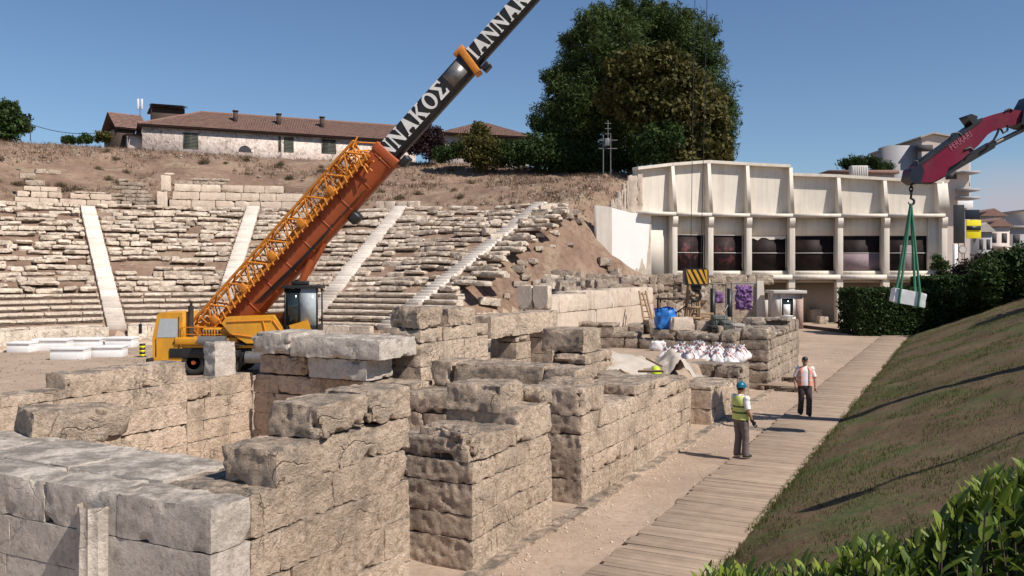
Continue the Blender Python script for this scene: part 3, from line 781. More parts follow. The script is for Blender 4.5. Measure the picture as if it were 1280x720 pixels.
# ------------------------------------------------------------------ the seating
cav = empty('theatre_seating', (CX, CY, 0), 'broad curved bank of worn stone seats with four pale stairways', 'seating')
cav_stairs = [-30.5, -10.0, 10.0, 30.0]
def polar(Rr, th, z):
    a = R(th); return np.array([CX+Rr*math.sin(a), CY+Rr*math.cos(a), z])
NR = 25; rows_ = []
R0, DR, Z0, DZ = 16.25, .82, 1.2, .363
rd = random.Random(6)
for i in range(NR):
    Ri, zi = R0+DR*i, Z0+DZ*i
    mbs = [MB(200+i*7+w) for w in range(5)]; good = i < 6
    end = float(np.interp(i, [0, 6, 12, 18, 24], [37, 34.5, 34.5, 35, 34.2]))+rd.uniform(-1.3, .6)
    th = -78.0+rd.uniform(0, 2); 
    sag = rd.uniform(-.04, .04)
    while th < end:
        L_ = rd.uniform(1.3, 2.6) if good else rd.choice((rd.uniform(.5, 1.0), rd.uniform(.9, 1.7), rd.uniform(1.5, 2.8), rd.uniform(1.5, 2.8)))
        da = math.degrees(L_/Ri); mid = th+da/2
        half = math.degrees(.62/Ri)
        near = min(abs(mid-q) for q in cav_stairs)
        sd = [q for q in cav_stairs if abs(mid-q) < half+da/2]
        if sd:                                   # stop short of a stairway
            q_ = sd[0]
            if th < q_-half-.3: da = q_-half-th; mid = th+da/2; L_ = math.radians(da)*Ri
            else: th = q_+half+.02; continue
        wild = 0 if good else 1; mb = mbs[int(np.searchsorted(cav_stairs, mid))]
        rnd = rd.random()
        Mx = rotz(-R(mid)+wild*rd.uniform(-.06, .06)) @ rot(wild*rd.uniform(-.10, .10), wild*rd.uniform(-.045, .045), 0)
        dz = sag+wild*rd.uniform(-.09, .09); dr = wild*rd.uniform(-.22, .14)
        tint = rd.uniform(.6, 1) if good else min(1, max(.03, rd.gauss(.70-.0055*max(0, mid+12)-(.2 if fbm(np.array([[mid*.09, i*.35, 3.0]]), 2)[0] > .12 else 0), .25)))
        c = polar(Ri+.40+dr, mid, zi+dz-.09)
        gap = rd.uniform(.01, .03) if good else rd.uniform(.01, .10)
        if not good and rnd < .13:               # seat missing, only the bedding
            mb.stone(polar(Ri+.62, mid, zi-.36), (L_, .6, .22), Mx, res=.2, amp=.07, r=.1, chip=1.2, tint=rd.uniform(0, .25))
        elif good:
            mb.stone(c, (L_-gap, .92, .17), Mx, res=.24, amp=.02, r=.03, chip=.5, tint=tint)
            mb.stone(polar(Ri+.56, mid, zi-.28), (L_-gap, .80, .24), Mx, res=.3, amp=.015, r=.02, chip=.3, tint=tint*.85)  # recessed riser tinted darker, deepening the shadow line under the slab
        else:
            hh = rd.uniform(.22, .37)
            mb.stone(c+np.array([0, 0, .08-hh/2]), (L_-gap, rd.uniform(.7, 1.0), hh), Mx, res=.16, amp=.045, r=.055, chip=1.3, tint=tint)
            if rd.random() < .4:
                mb.stone(polar(Ri+.66, mid, zi-.30), (L_, .7, .26), Mx, res=.25, amp=.04, r=.05, chip=1.1, tint=tint*.7)  # lower block toned down as well, for shade beneath the seat
            if rd.random() < .12:
                mb.stone(polar(Ri+.45, mid, zi+.10), (rd.uniform(.3, .8), rd.uniform(.3, .6), rd.uniform(.12, .28)), rotz(rd.uniform(0, 3)), res=.14, amp=.05, r=.06, chip=1.2, tint=rd.random())
        th += da
    for w in range(5):
        if mbs[w].n: rows_.append((w, i, mbs[w]))
for k, q_ in enumerate(cav_stairs):
    mb = MB(300+k); Mx = rotz(-R(q_)); r = random.Random(k)
    top = NR if k != 0 else 24
    for i in range(top*2):
        Ri = R0+DR*i/2; zi = Z0+DZ*i/2-.08
        new = i > (9, 14, 12, 7)[k]
        if k in (0, 1) and not new and r.random() < .1: continue
        mb.box(polar(Ri+.26, q_, zi-.10), (1.06+r.uniform(-.04, .04), .56, .36), Mx, tint=(.85 if new else .35)+r.uniform(-.3, .15), bev=.03)
    part(mb, 'stairway', M['stair'], cav)
edges = [-80.0]+cav_stairs+[40.0]
for w in range(5):                                        # a wedge of seating: front wall, with its rows as sub-parts
    mb = MB(310+w); th, t1 = edges[w]+(2 if w else 0), edges[w+1]-(2 if w < 4 else 0)
    nseg = max(2, round((t1-th)/4.6)); da = (t1-th)/nseg
    for k in range(nseg):
        mb.stone(polar(15.75, th+da*(k+.5), .52), (math.radians(da)*15.7+.01, .45, 1.12), rotz(-R(th+da*(k+.5))), res=.3, amp=.012, r=.02, chip=.4, tint=rd.uniform(.6, .95))
    wd_ = part(mb, 'seating_wedge', M['seat'], cav, True)
    for w2, i, rb in rows_:
        if w2 == w: rb.build('seat_row', M['seat'], wd_, True)
mb = MB(311); th = -80.0
while th < 44:
    da = rd.uniform(4, 6)
    mb.stone(polar(14.9, th+da/2, .06), (math.radians(da)*14.9-.01, .9, .16), rotz(-R(th+da/2)), res=.3, amp=.01, r=.03, chip=.4, tint=rd.uniform(.5, .8))
    th += da
part(mb, 'kerb', M['pale'], cav, True)
# remains of the wall along the top of the seats
def topwall(label, th0, th1, h, Rr, seed, mat='pale', L=(1.0, 2.0), course=.5, tint=(.4, .95), z=10.0):
    mb = MB(seed); r = random.Random(seed); zz = z; k = 0
    while zz < z+h-.1:
        hh = min(course, z+h-zz); th = th0+k*r.uniform(0, .5)
        while th < th1-k*r.uniform(0, .8):
            da = math.degrees(r.uniform(*L)/Rr)
            mb.stone(polar(Rr, th+da/2, zz+hh/2), (math.radians(da)*Rr-.03, .7, hh-.02), rotz(-R(th+da/2)), res=.2, amp=.03, r=.04, chip=.8, tint=r.uniform(*tint))
            th += da
        zz += hh; k += 1
    return tag(mb.build('terrace_wall', M[mat], smooth=True, o=polar(Rr, (th0+th1)/2, z)), label, 'wall')
topwall('short pale stub of wall above the seats at the far left', -38.2, -33.0, 1.4, 38.2, 1, z=9.9)
topwall('heap of grey blocks above the seats with a white slab on top', -37.6, -34.4, 2.9, 38.9, 2, 'rubble', z=9.9, tint=(.4, .8))
topwall('low pinkish blocks above the seats left of the broken stack', -32.4, -27.9, 1.15, 38.2, 3, z=9.9, tint=(.3, .6))
topwall('broken stack of dark stones above the seats left of the white pillar', -27.8, -22.3, 2.2, 38.4, 4, 'rubble', (.6, 1.4), .32, (.1, .7), 10.1)
topwall('tall narrow white pillar stone standing above the seats', -22.2, -20.9, 3.0, 38.0, 5, 'pale', (.8, .9), 1.4, (.95, 1), 9.9)
topwall('long restored cream wall above the seats right of the white pillar', -20.7, -6.2, 2.1, 38.1, 6, 'pale', (1.2, 2.4), .72, (.55, 1), 9.9)
topwall('grey coping course behind the long restored cream wall', -20.5, -11.5, 2.75, 38.95, 7, 'rubble', (1, 2), .5, (.4, .8), 9.9)
topwall('last few pale blocks above the seats, right of the crane boom', 6.0, 11.6, .75, 38.1, 8, 'pale', (.8, 1.3), .8, (.5, 1), 9.9)
# white marble pieces lined up at the orchestra edge
for i, (x0, y0, x1, y1, lab) in enumerate(((8, 424, 37, 436, 'white marble block furthest left in the back line on the orchestra floor'), (40, 420, 83, 434, 'long white moulded marble block second from left in the back line'),
        (84, 419, 123, 431, 'white moulded marble block third from left in the back line'), (131, 418, 165, 430, 'white marble block at the right end of the back line on the orchestra floor'),
        (62, 433, 104, 447, 'white marble block on the left of the front pair'), (114, 431, 151, 444, 'white marble block on the right of the front pair'))):
    p = on((x0+x1)/2, y1+(5 if i < 4 else 3)); d = p[1]; w_ = (x1-x0)/F*d; h_ = (y1-y0)/F*d*1.1
    mb = MB(i); Mx = rotz(.06*(i % 3-1)+.05)
    mb.box(p+np.array([0, .45, h_*.30]), (w_*.985, .95, h_*.6), Mx, bev=.02)
    mb.box(p+np.array([0, .45, h_*.70]), (w_*.97, .9, h_*.19), Mx, bev=.02)
    mb.box(p+np.array([0, .45, h_*.90]), (w_, 1.0, h_*.20), Mx, bev=.02)
    tag(mb.build('marble_block', M['marble'], o=p), lab, 'marble block')
p = on(178, 446); ps = empty('warning_post', p, 'short black and yellow striped post on the orchestra edge', 'post')
m0, m1 = MB(), MB()
for k in range(6):
    (m0 if k % 2 else m1).box(p+np.array([0, 0, .08+k*.11]), (.22, .22, .109))
m0.box(p+np.array([0, 0, .012]), (.4, .4, .024))
part(m0, 'post', M['black'], ps); part(m1, 'stripes', M['signy'], ps)
# ------------------------------------------------------------------ foliage helpers
def quads(P, size, rg, aspect=.5, flat=0.0):
    """one small folded leaf card per point"""
    n = len(P)
    a = rg.normal(size=(n, 3)); a[:, 2] *= 1-flat*.6; a /= np.linalg.norm(a, axis=1, keepdims=True)
    b = rg.normal(size=(n, 3)); b -= a*(a*b).sum(1, keepdims=True); b /= np.linalg.norm(b, axis=1, keepdims=True)
    s = (size*rg.uniform(.6, 1.35, n))[:, None]
    V = np.stack([P-a*s, P-b*s*aspect, P+a*s, P+b*s*aspect], 1).reshape(-1, 3)
    return V, np.arange(4*n).reshape(-1, 4)
def crown(mb, blobs, n, size, seed, aspect=.5, shell=.55, mat=0, clump=.9, squash=1.0):
    """blobs (x, y, z, r): leaves gathered in clumps through each blob's outer volume"""
    rg = np.random.default_rng(seed)
    B = np.array(blobs, float); wgt = B[:, 3]**2; wgt /= wgt.sum()
    for (x, y, z, r_), w in zip(B, wgt):
        k = max(20, int(n*w)); nc = max(7, int(k/95))
        d = rg.normal(size=(nc, 3)); d /= np.linalg.norm(d, axis=1, keepdims=True)
        rad = r_*(shell+(1-shell)*rg.random(nc)**.6)[:, None]
        C = np.array([x, y, z])+d*rad*np.array([1, 1, squash])
        ci = rg.integers(0, nc, k)
        P = C[ci]+np.clip(rg.normal(size=(k, 3)), -1.7, 1.7)*np.minimum(.24*r_+.12, clump*.62)*np.array([1, 1, .75])
        V, Q = quads(P, size, rg, aspect)
        tint = np.clip(rg.random(nc)[ci]*.95+rg.random(k)*.35-.15, 0, 1)
        mb.add(V, Q, np.repeat(tint, 4), mat)
def limb_tree(root, base, top, r0, branches, mat, seed):
    """tapered trunk with limbs running out to the given ends"""
    rg = np.random.default_rng(seed); mb = MB(seed)
    base, top = np.array(base, float), np.array(top, float)
    u = np.linspace(0, 1, 7)[:, None]; pts = base+(top-base)*u+np.vstack([np.zeros(3), rg.normal(0, .12, (6, 3))*r0*2])
    mb.tube(pts, np.linspace(r0, r0*.35, 7), 9)
    for e in branches:
        e = np.array(e, float); k = rg.uniform(.3, .85); s = base+(top-base)*k
        m_ = (s+e)/2+rg.normal(0, .15, 3)*np.linalg.norm(e-s)*.4
        mb.tube([s, m_, e], [r0*.38, r0*.24, r0*.08], 6)
    part(mb, 'trunk', mat, root, True)
def pxblobs(lst, d, rg, jitter=1.6):
    out = []
    for px, py, r_ in lst:
        p = at(px, py, d+rg.uniform(-jitter, jitter)); out.append((p[0], p[1], p[2], r_/F*d))
    return out
def satellites(lst, n, seed):
    """small tufts standing out of a crown's outline"""
    r = random.Random(seed); out = list(lst)
    for i in range(n):
        x, y, q = r.choice(lst); a = r.uniform(0, 6.28); out.append((x+q*.92*math.cos(a), y+q*.95*math.sin(a), r.uniform(4, 8)))
    return out
def plant(name, label, cat, lst, d, n, size, mat, seed, base_z=None, aspect=.5, group=None, jitter=1.0, trunk=True, shell=.5):
    rg = np.random.default_rng(seed); bl = pxblobs(lst, d, rg, jitter)
    x = sum(b[0] for b in bl)/len(bl); y = sum(b[1] for b in bl)/len(bl)
    z = float(zt(np.array([x]), np.array([y]))[0]) if base_z is None else base_z
    root = empty(name, (x, y, z), label, cat, group)
    mb = MB(seed); crown(mb, bl, n, size, seed, aspect, shell=shell); part(mb, 'crown', mat, root)
    if trunk:
        zt_ = max(b[2] for b in bl)
        limb_tree(root, (x, y, z-.3), (x, y, z+(zt_-z)*.75), max(.06, (zt_-z)*.022), [b[:3] for b in bl], M['bark'], seed)
    return root
# ------------------------------------------------------------------ trees on the hill
plant('pine_tree', 'huge dark green pine towering over the left end of the museum', 'tree',
      satellites([(772, 26, 24), (806, 34, 32), (838, 28, 22), (866, 48, 32), (744, 36, 26), (740, 62, 34), (716, 60, 14), (712, 92, 24), (694, 98, 15), (776, 62, 42), (830, 70, 44), (884, 74, 24), (893, 110, 24), (899, 140, 18), (886, 150, 30),
       (706, 126, 24), (732, 120, 38), (688, 150, 20), (674, 158, 10), (712, 160, 34), (762, 130, 40), (760, 172, 40), (720, 188, 32), (694, 186, 22), (900, 165, 14), (898, 186, 18), (800, 170, 40), (840, 175, 36), (782, 8, 10), (752, 10, 9), (812, 12, 10), (728, 44, 14)], 60, 3),
      96, 150000, .26, M['pine'], 1, aspect=.2, jitter=2.5, shell=.35)
plant('chestnut_tree', 'olive brown broadleaf tree in front of the big dark pine', 'tree',
      satellites([(800, 82, 20), (832, 84, 24), (812, 100, 30), (848, 104, 30), (774, 84, 15), (782, 112, 22), (874, 128, 26), (850, 138, 34), (818, 132, 28), (884, 156, 22), (866, 172, 30), (842, 192, 22), (888, 184, 20), (826, 164, 22), (790, 132, 16), (900, 192, 12), (764, 122, 14)], 40, 4),
      87, 52000, .26, M['oak'], 2, aspect=.6, jitter=1.6, shell=.5, base_z=13)
plant('ivy_bush', 'bright green bush low under the broadleaf tree beside the museum roof', 'bush', [(816, 172, 14), (838, 170, 15), (828, 188, 18), (806, 190, 14)], 84, 5000, .2, M['shrubg'], 3, base_z=13.2)
plant('evergreen_hedge', 'dark hedge along the hill crest left of the big pine', 'hedge', [(630, 192, 15), (650, 190, 16), (668, 190, 18), (688, 194, 20), (710, 200, 16), (735, 203, 14), (757, 204, 12), (780, 204, 14)], 92, 22000, .16, M['hedge'], 4, jitter=.4, shell=.3)
plant('olive_bush', 'tall olive yellow bush in front of the hipped red roof', 'bush', [(600, 160, 9), (602, 176, 15), (592, 186, 16), (612, 188, 16), (620, 192, 14), (600, 197, 14), (585, 195, 10)], 93, 9000, .17, M['shrubo'], 5, jitter=.4)
plant('small_tree', 'dusky purple-leaved small tree right of the crane boom', 'tree', [(528, 168, 12), (540, 172, 12), (520, 178, 12), (534, 184, 13), (546, 180, 9), (548, 165, 5)], 96, 6000, .17, M['shrubp'], 6, jitter=.4)
plant('green_bush', 'low fresh green bush between the purple tree and the olive bush', 'bush', [(560, 190, 9), (572, 188, 9), (552, 194, 8)], 93, 3500, .15, M['shrubg'], 7, jitter=.3)
plant('broadleaf_tree', 'rounded dark green tree at the far left edge on the hilltop', 'tree', [(8, 146, 16), (20, 152, 13), (-6, 152, 18), (12, 134, 8), (28, 160, 8), (4, 162, 16), (-20, 140, 22)], 118, 12000, .28, M['shrubg'], 8, base_z=17)
for i, (px, py, r_, lab) in enumerate(((105, 172, 5, 'low scrub clump on the crest left of the red-roofed cottage'), (128, 170, 6, 'scrub bush touching the red-roofed cottage'), (85, 174, 4, 'smallest scrub tuft on the crest under the sagging cable'))):
    plant('scrub_bush', lab, 'bush', [(px, py, r_), (px+r_, py+2, r_*.8), (px-r_, py+2, r_*.7)], 96, 1500, .14, M['shrubo'] if i == 1 else M['shrubg'], 20+i, trunk=False)
r = random.Random(31); tuft = None
for i in range(46):
    th, Rr = r.uniform(-40, 28), r.uniform(40, 57)
    x, y = CX+Rr*math.sin(R(th)), CY+Rr*math.cos(R(th))
    z = float(zt(np.array([x]), np.array([y]))[0]); k = r.uniform(.4, .95)
    if tuft is None:
        mb = MB(1); crown(mb, [(0, 0, .22, .42), (.3, .1, .16, .3), (-.28, -.1, .15, .3)], 700, .07, 9)
        tuft = mb.build('hill_shrub', M['scrub']); o = tuft
        tag(tuft, 'small dry olive shrub on the bare hillside above the seats', 'shrub', 'dry shrubs on the hillside')
    else:
        o = tuft.copy(); col.objects.link(o)
    o.location = (x, y, z-.05); o.scale = (k, k, k*r.uniform(.6, 1)); o.rotation_euler.z = r.uniform(0, 6)
# ------------------------------------------------------------------ houses on the crest
def frame2(A, B):
    """local frame along a facade from A to B (ground points): columns along, inward, up"""
    u = np.array(B)-np.array(A); u[2] = 0; L = np.linalg.norm(u); u /= L
    v = np.array([-u[1], u[0], 0])
    return np.stack([u, v, np.array([0, 0, 1.0])], 1), L
def opening(root, Mx, o, x0, x1, z0, z1, name='window', slat=True, pane='glass', framem='shutter', proud=.05):
    fr = MB(); w_ = .09
    fr.b2((x0, -proud, z0), (x0+w_, .1, z1), Mx, o); fr.b2((x1-w_, -proud, z0), (x1, .1, z1), Mx, o)
    fr.b2((x0+w_, -proud, z1-w_), (x1-w_, .1, z1), Mx, o); fr.b2((x0+w_, -proud, z0), (x1-w_, .1, z0+w_), Mx, o)
    fr.b2(((x0+x1)/2-.04, -proud+.004, z0+w_), ((x0+x1)/2+.04, .1, z1-w_), Mx, o)
    f = part(fr, name, M[framem], root)
    pn = MB(); pn.b2((x0+w_*.5, -proud*.5, z0+w_*.5), (x1-w_*.5, .08, z1-w_*.5), Mx, o)
    q = pn.build('pane', M[pane]); q.parent = f
    if slat:
        sh = MB(); n = int((z1-z0-.2)/.16)
        for k in range(n): sh.b2((x0+w_+.01, -proud-.012, z0+.12+k*.16), (x1-w_-.01, -proud+.02, z0+.21+k*.16), Mx, o, tint=(k % 2)*.6)
        s = sh.build('louvre', M[framem]); s.parent = f
    return f
def tiled(root, tri, name='roof', rows=.34):
    """roof planes as rows of tiles: each plane = (eaveL, eaveR, ridgeR, ridgeL)"""
    mb = MB(5); rd = random.Random(2)
    for a, b, c, d in tri:
        a, b, c, d = map(np.array, (a, b, c, d))
        n = max(3, int(np.linalg.norm((d-a+c-b)/2)/rows))
        nn = np.cross(b-a, d-a); nn /= np.linalg.norm(nn); nn *= np.sign(nn[2] or 1)
        for k in range(n):
            f0, f1 = k/n, (k+1)/n+.015
            p0, p1, p2, p3 = a+(d-a)*f0, b+(c-b)*f0, b+(c-b)*f1, a+(d-a)*f1
            m_ = max(1, int(np.linalg.norm(p1-p0)/.30)); V = []; T = []
            w0 = np.linspace(0, 1, m_*4+1)
            up = nn*(.05+.035*np.abs(np.sin(w0*m_*np.pi)))[:, None]
            lo = p0+(p1-p0)*w0[:, None]+up+nn*.05; hi = p3+(p2-p3)*w0[:, None]+up
            V = np.vstack([lo, hi]); q = np.arange(m_*4); N = m_*4+1
            tt = np.repeat(np.random.default_rng(k).random(m_+1), 4)[:N]
            mb.add(V, np.stack([q, q+1, N+q+1, N+q], 1), np.concatenate([tt, tt]))
        mb.add(np.array([a, b, c, d])-nn*.04, np.array([[0, 1, 2, 3]]), .2)
    return part(mb, name, M['tile'], root)
A, B = at(178, 340, 98), at(520, 340, 111)
Mx, Lh = frame2(A, B); zb, ze = 16.0, 20.6
A[2] = 0; hs = empty('stone_house', A+np.array([0, 0, zb]), 'long whitewashed stone house with three chimneys on the hilltop', 'house')
L_ = lambda x, y, z: Mx @ np.array([x, y, z])+A
mb = MB(3); mb.b2((0, 0, zb), (Lh, 8.5, ze), Mx, A); mb.b2((Lh*.475, -.07, zb), (Lh*.485, 0.0, ze), Mx, A, tint=.9)
part(mb, 'wall', M['housewall'], hs)
mb = MB(4); mb.b2((-.35, -.5, ze), (Lh+.3, 9.0, ze+.14), Mx, A); part(mb, 'eaves', M['darkwood'], hs)
rz = ze+2.7; e = ze+.15; hip = 6.5
rf = tiled(hs, [(L_(-.5, -.6, e), L_(Lh+.4, -.6, e), L_(Lh+.4, 4.2, rz), L_(hip, 4.2, rz)),
           (L_(Lh+.4, 9.1, e), L_(-.5, 9.1, e), L_(hip, 4.2, rz), L_(Lh+.4, 4.2, rz)),
           (L_(-.5, 9.1, e), L_(-.5, -.6, e), L_(hip, 4.2, rz-.01), L_(hip, 4.21, rz))])
mb = MB(4); mb.tube([L_(hip, 4.2, rz+.08), L_(Lh+.4, 4.2, rz+.08)], .16, 8); mb.tube([L_(-.5, -.6, e+.08), L_(hip, 4.2, rz+.08)], .13, 8); part(mb, 'ridge_tiles', M['tile'], hs)
def px2x(px): # position along the facade under a pixel column
    k = (px-640)/F; d0 = Mx[:, 0]
    return (k*A[1]-A[0])/(d0[0]-k*d0[1])
for px in (297, 352, 407):
    x = px2x(px); mb = MB(px)
    y0 = 2.0; zc = ze+.15+2.7*(y0+.6)/4.8
    mb.b2((x-.24, y0-.24, zc-.5), (x+.24, y0+.24, zc+1.15), Mx, A); mb.b2((x-.32, y0-.32, zc+1.15), (x+.32, y0+.32, zc+1.27), Mx, A)
    c = mb.build('chimney', M['darkwood']); c.parent = rf
for x0, x1, y1, y0 in ((229, 248, 166, 186), (348, 367, 171, 190), (402, 420, 174, 192)):
    a, b = px2x(x0), px2x(x1); d = A[1]+Mx[1, 0]*(a+b)/2
    opening(hs, Mx, A, a, b, EYE-(y0-340)/F*d, EYE-(y1-340)/F*d)
x = px2x(306); d = A[1]+Mx[1, 0]*x; zc = EYE-(190-340)/F*d; an = np.linspace(0, math.pi, 13)
mb = MB(); mb.prism([L_(x+.72*math.cos(q), -.04, zc+.72*math.sin(q)) for q in an], Mx[:, 1]*.1); aw = part(mb, 'arched_vent', M['towndark'], hs)
mb = MB()
for q0, q1 in zip(an[:-1], an[1:]):
    mb.prism([L_(x+r_*math.cos(q), -.09, zc+r_*math.sin(q)) for r_, q in ((.73, q0), (.95, q0), (.95, q1), (.73, q1))], Mx[:, 1]*.1, tint=.9)
w_ = mb.build('arch_ring', M['housewall']); w_.parent = aw
# raised lantern roof behind its left end
A2, B2 = at(190, 340, 104), at(231, 340, 105.5); M2, L2 = frame2(A2, B2); A2[2] = 0
z1 = EYE+(340-143)/F*104; z2 = EYE+(340-133)/F*104
hl = empty('attic_house', A2+np.array([0, 0, 18]), 'dark-walled upper storey under a shallow red tile roof behind the stone house', 'house')
mb = MB(); mb.b2((0, 0, 18), (L2, 5, z2), M2, A2); part(mb, 'wall', M['darkwood'], hl)
q = lambda x, y, z: M2 @ np.array([x, y, z])+A2
tiled(hl, [(q(-.4, -.5, z2), q(L2+.4, -.5, z2), q(L2, 2.5, z2+.7), q(0, 2.5, z2+.7)), (q(L2+.4, 5.5, z2), q(-.4, 5.5, z2), q(0, 2.5, z2+.7), q(L2, 2.5, z2+.7))])
# cottage with the bright red roof at the left
A2, B2 = at(146, 340, 99), at(182, 340, 101); M2, L2 = frame2(A2, B2); A2[2] = 0
q = lambda x, y, z: M2 @ np.array([x, y, z])+A2
z2 = EYE+(340-160)/F*99; z1 = EYE+(340-141)/F*101
hc = empty('cottage', A2+np.array([0, 0, 16]), 'small cottage with bright red tile roof beside the white antenna', 'house')
mb = MB(); mb.b2((0, 0, 16), (L2*.62, 5, z2), M2, A2); part(mb, 'gable_wall', M['darkwood'], hc)
mb = MB(); mb.b2((.9, -1.6, 16), (L2-.2, -.01, z2-.9), M2, A2); part(mb, 'porch_wall', M['town'], hc)
mb = MB(); mb.b2((.6, -2.0, z2-.9), (L2+.1, 0, z2-.75), M2, A2); part(mb, 'porch_roof', M['darkwood'], hc)
tiled(hc, [(q(-.3, -.4, z2), q(L2+.3, -.4, z2), q(L2+.3, 2.6, z1), q(-.3, 2.6, z1)), (q(L2+.3, 5.4, z2), q(-.3, 5.4, z2), q(-.3, 2.6, z1), q(L2+.3, 2.6, z1))])
an_ = empty('antenna', at(175, 160, 103), 'small white cell antenna on a thin mast above the red roof', 'antenna')
mb = MB(); mb.cyl(at(175, 150, 103)-np.array([0, 0, 1.5]), at(175, 133, 103), .05, seg=6); part(mb, 'mast', M['steel'], an_)
for dx in (-.22, .22):
    mb = MB(); mb.box(at(175, 130, 103)+np.array([dx, 0, 0]), (.2, .2, 1.2), bev=.03); part(mb, 'antenna_panel', M['marble'], an_)
# hipped house right of the boom
A2, B2 = at(552, 340, 108), at(668, 340, 112); M2, L2 = frame2(A2, B2); A2[2] = 0
q = lambda x, y, z: M2 @ np.array([x, y, z])+A2
z2 = EYE+(340-171)/F*110
hh = empty('villa', A2+np.array([0, 0, 14]), 'villa with a wide hipped red roof half hidden by bushes', 'house')
mb = MB(); mb.b2((.6, .6, 13), (L2-.6, 9, z2), M2, A2); part(mb, 'wall', M['town'], hh)
mb = MB(); mb.b2((0, 0, z2), (L2, 9.6, z2+.15), M2, A2); part(mb, 'eaves', M['darkwood'], hh)
e = z2+.15; top = EYE+(340-153)/F*114; xm = L2*.56
tiled(hh, [(q(-.3, -.3, e), q(L2+.3, -.3, e), q(xm+.6, 4.8, top), q(xm-.6, 4.8, top)), (q(L2+.3, -.3, e), q(L2+.3, 9.9, e), q(xm+.6, 4.81, top), q(xm+.6, 4.8, top)),
           (q(L2+.3, 9.9, e), q(-.3, 9.9, e), q(xm-.6, 4.8, top), q(xm+.6, 4.8, top)), (q(-.3, 9.9, e), q(-.3, -.3, e), q(xm-.6, 4.8, top), q(xm-.6, 4.81, top))])
opening(hh, M2, A2+M2[:, 1]*.6, L2*.70, L2*.78, z2-1.6, z2-.25)
# cable and its post
cb = empty('cable_pole', at(38, 172, 100), 'thin pole with a sagging cable reaching to the red-roofed cottage', 'pole')
mb = MB(); mb.cyl(at(38, 176, 100), at(38, 152, 100), .06, .05, 6); part(mb, 'pole', M['darkwood'], cb)
a, b = at(38, 155, 100), at(147, 162, 99)
mb = MB(); mb.tube([a+(b-a)*u+np.array([0, 0, -.75*4*u*(1-u)]) for u in np.linspace(0, 1, 13)], .035, 5); part(mb, 'cable', M['black'], cb)
# light steel mast in front of the pine
mb = MB(); p = at(760, 208, 84)
for dx in (-.45, .25): mb.cyl(p+np.array([dx, 0, -1]), p+np.array([dx, 0, 3.0]), .05, seg=6)
mb.cyl(p+np.array([.0, 0, 2]), p+np.array([0, 0, 4.4]), .045, seg=6)
for z_ in (1.7, 2.5): mb.cyl(p+np.array([-.9, 0, z_]), p+np.array([.9, 0, z_]), .04, seg=6)
for z_ in (3.1, 3.6, 4.1): mb.cyl(p+np.array([-.3, 0, z_]), p+np.array([.3, 0, z_]), .035, seg=6)
mb.box(p+np.array([-.1, -.1, 2.3]), (.45, .2, .7), bev=.03)
tag(mb.build('lightning_mast', M['steel'], o=p), 'grey steel mast with crossbars in front of the dark pine', 'mast')

# ------------------------------------------------------------------ the museum building
mus = empty('museum_building', at(940, 340, 75)*np.array([1, 1, 0]), 'cream concrete museum wall with vertical fins and six dark poster windows', 'building')
PX = [800, 843, 888, 936, 990, 1050, 1108, 1180]
PD = [71.6, 73.0, 74.0, 74.7, 75, 75, 75, 75]
PP = [np.array([(a-640)/F*d, d, 0]) for a, d in zip(PX, PD)]
def bay(i):
    Mx, L = frame2(PP[i], PP[i+1]); return Mx, L, PP[i]
ZU, ZL = 9.35, 3.75
TOP = [13.0, 13.5, 13.85, 13.75, 13.6, 12.75, 12.5, 12.25]
shadeb = MB(1); ledge = MB(2); infill = MB(3); low = MB(4); cop = MB(6)
for i in range(7):
    Mx, L, o = bay(i); t0, t1 = TOP[i], TOP[i+1]
    if i == 4: t0 = 12.9
    P4 = lambda x, y, z: Mx @ np.array([x, y, z])+o
    shadeb.prism([P4(0, .8, ZU), P4(L, .8, ZU), P4(L, .8, t1-.25), P4(0, .8, t0-.25)], Mx[:, 1]*.3, tint=[.3, .75, .45, .9, .6, .2, .8][i])
    cop.prism([P4(0, .26, t0-.25), P4(L, .26, t1-.25), P4(L, .26, t1), P4(0, .26, t0)], Mx[:, 1]*.9)
    ledge.b2((0, -.28, ZU-.28), (L, 1.1, ZU), Mx, o)
    if i >= 1:
        infill.b2((0, .62, 7.55), (L, .9, ZU-.28), Mx, o, tint=[.5, .2, .9, .4, .7, .1, .6][i])
        low.b2((0, -.12, ZL), (L, .95, ZL+.42), Mx, o)
        low.b2((.0, .35, ZL+.42), (L, .9, ZL+.75), Mx, o)
    else:
        infill.b2((0, .62, ZL), (L, .9, ZU-.28), Mx, o)
part(shadeb, 'parapet', M['plaster'], mus); part(cop, 'coping', M['plaster'], mus); part(ledge, 'ledge', M['plaster'], mus); part(infill, 'wall_panel', M['plaster'], mus); part(low, 'sill_beam', M['plaster'], mus)
for i in range(8):
    o = PP[i]; Mx = bay(min(i, 6))[0]
    h = min(TOP[i], TOP[i]) if i != 4 else 13.6
    mb = MB(i); w_ = .15 if i < 7 else .45
    if i > 0:
        mb.prism([Mx @ np.array(v)+o for v in ((-w_, -.22, ZU+.002), (-w_, .82, ZU+.002), (-w_, .82, h-.26), (-w_, .28, h-.26))], Mx[:, 0]*w_*2); part(mb, 'fin', M['plaster'], mus)
        mb = MB(i); mb.b2((-.24, -.10, ZL+.43), (.24, .64, ZU-.9), Mx, o, bev=.03)
        mb.prism([Mx @ np.array(v)+o for v in ((-.23, .6, ZU-.282), (-.23, -.24, ZU-.282), (-.23, -.24, ZU-.7), (-.23, -.08, ZU-1.3), (-.23, .6, ZU-1.3))], Mx[:, 0]*.46)
        part(mb, 'pillar', M['plaster'], mus)
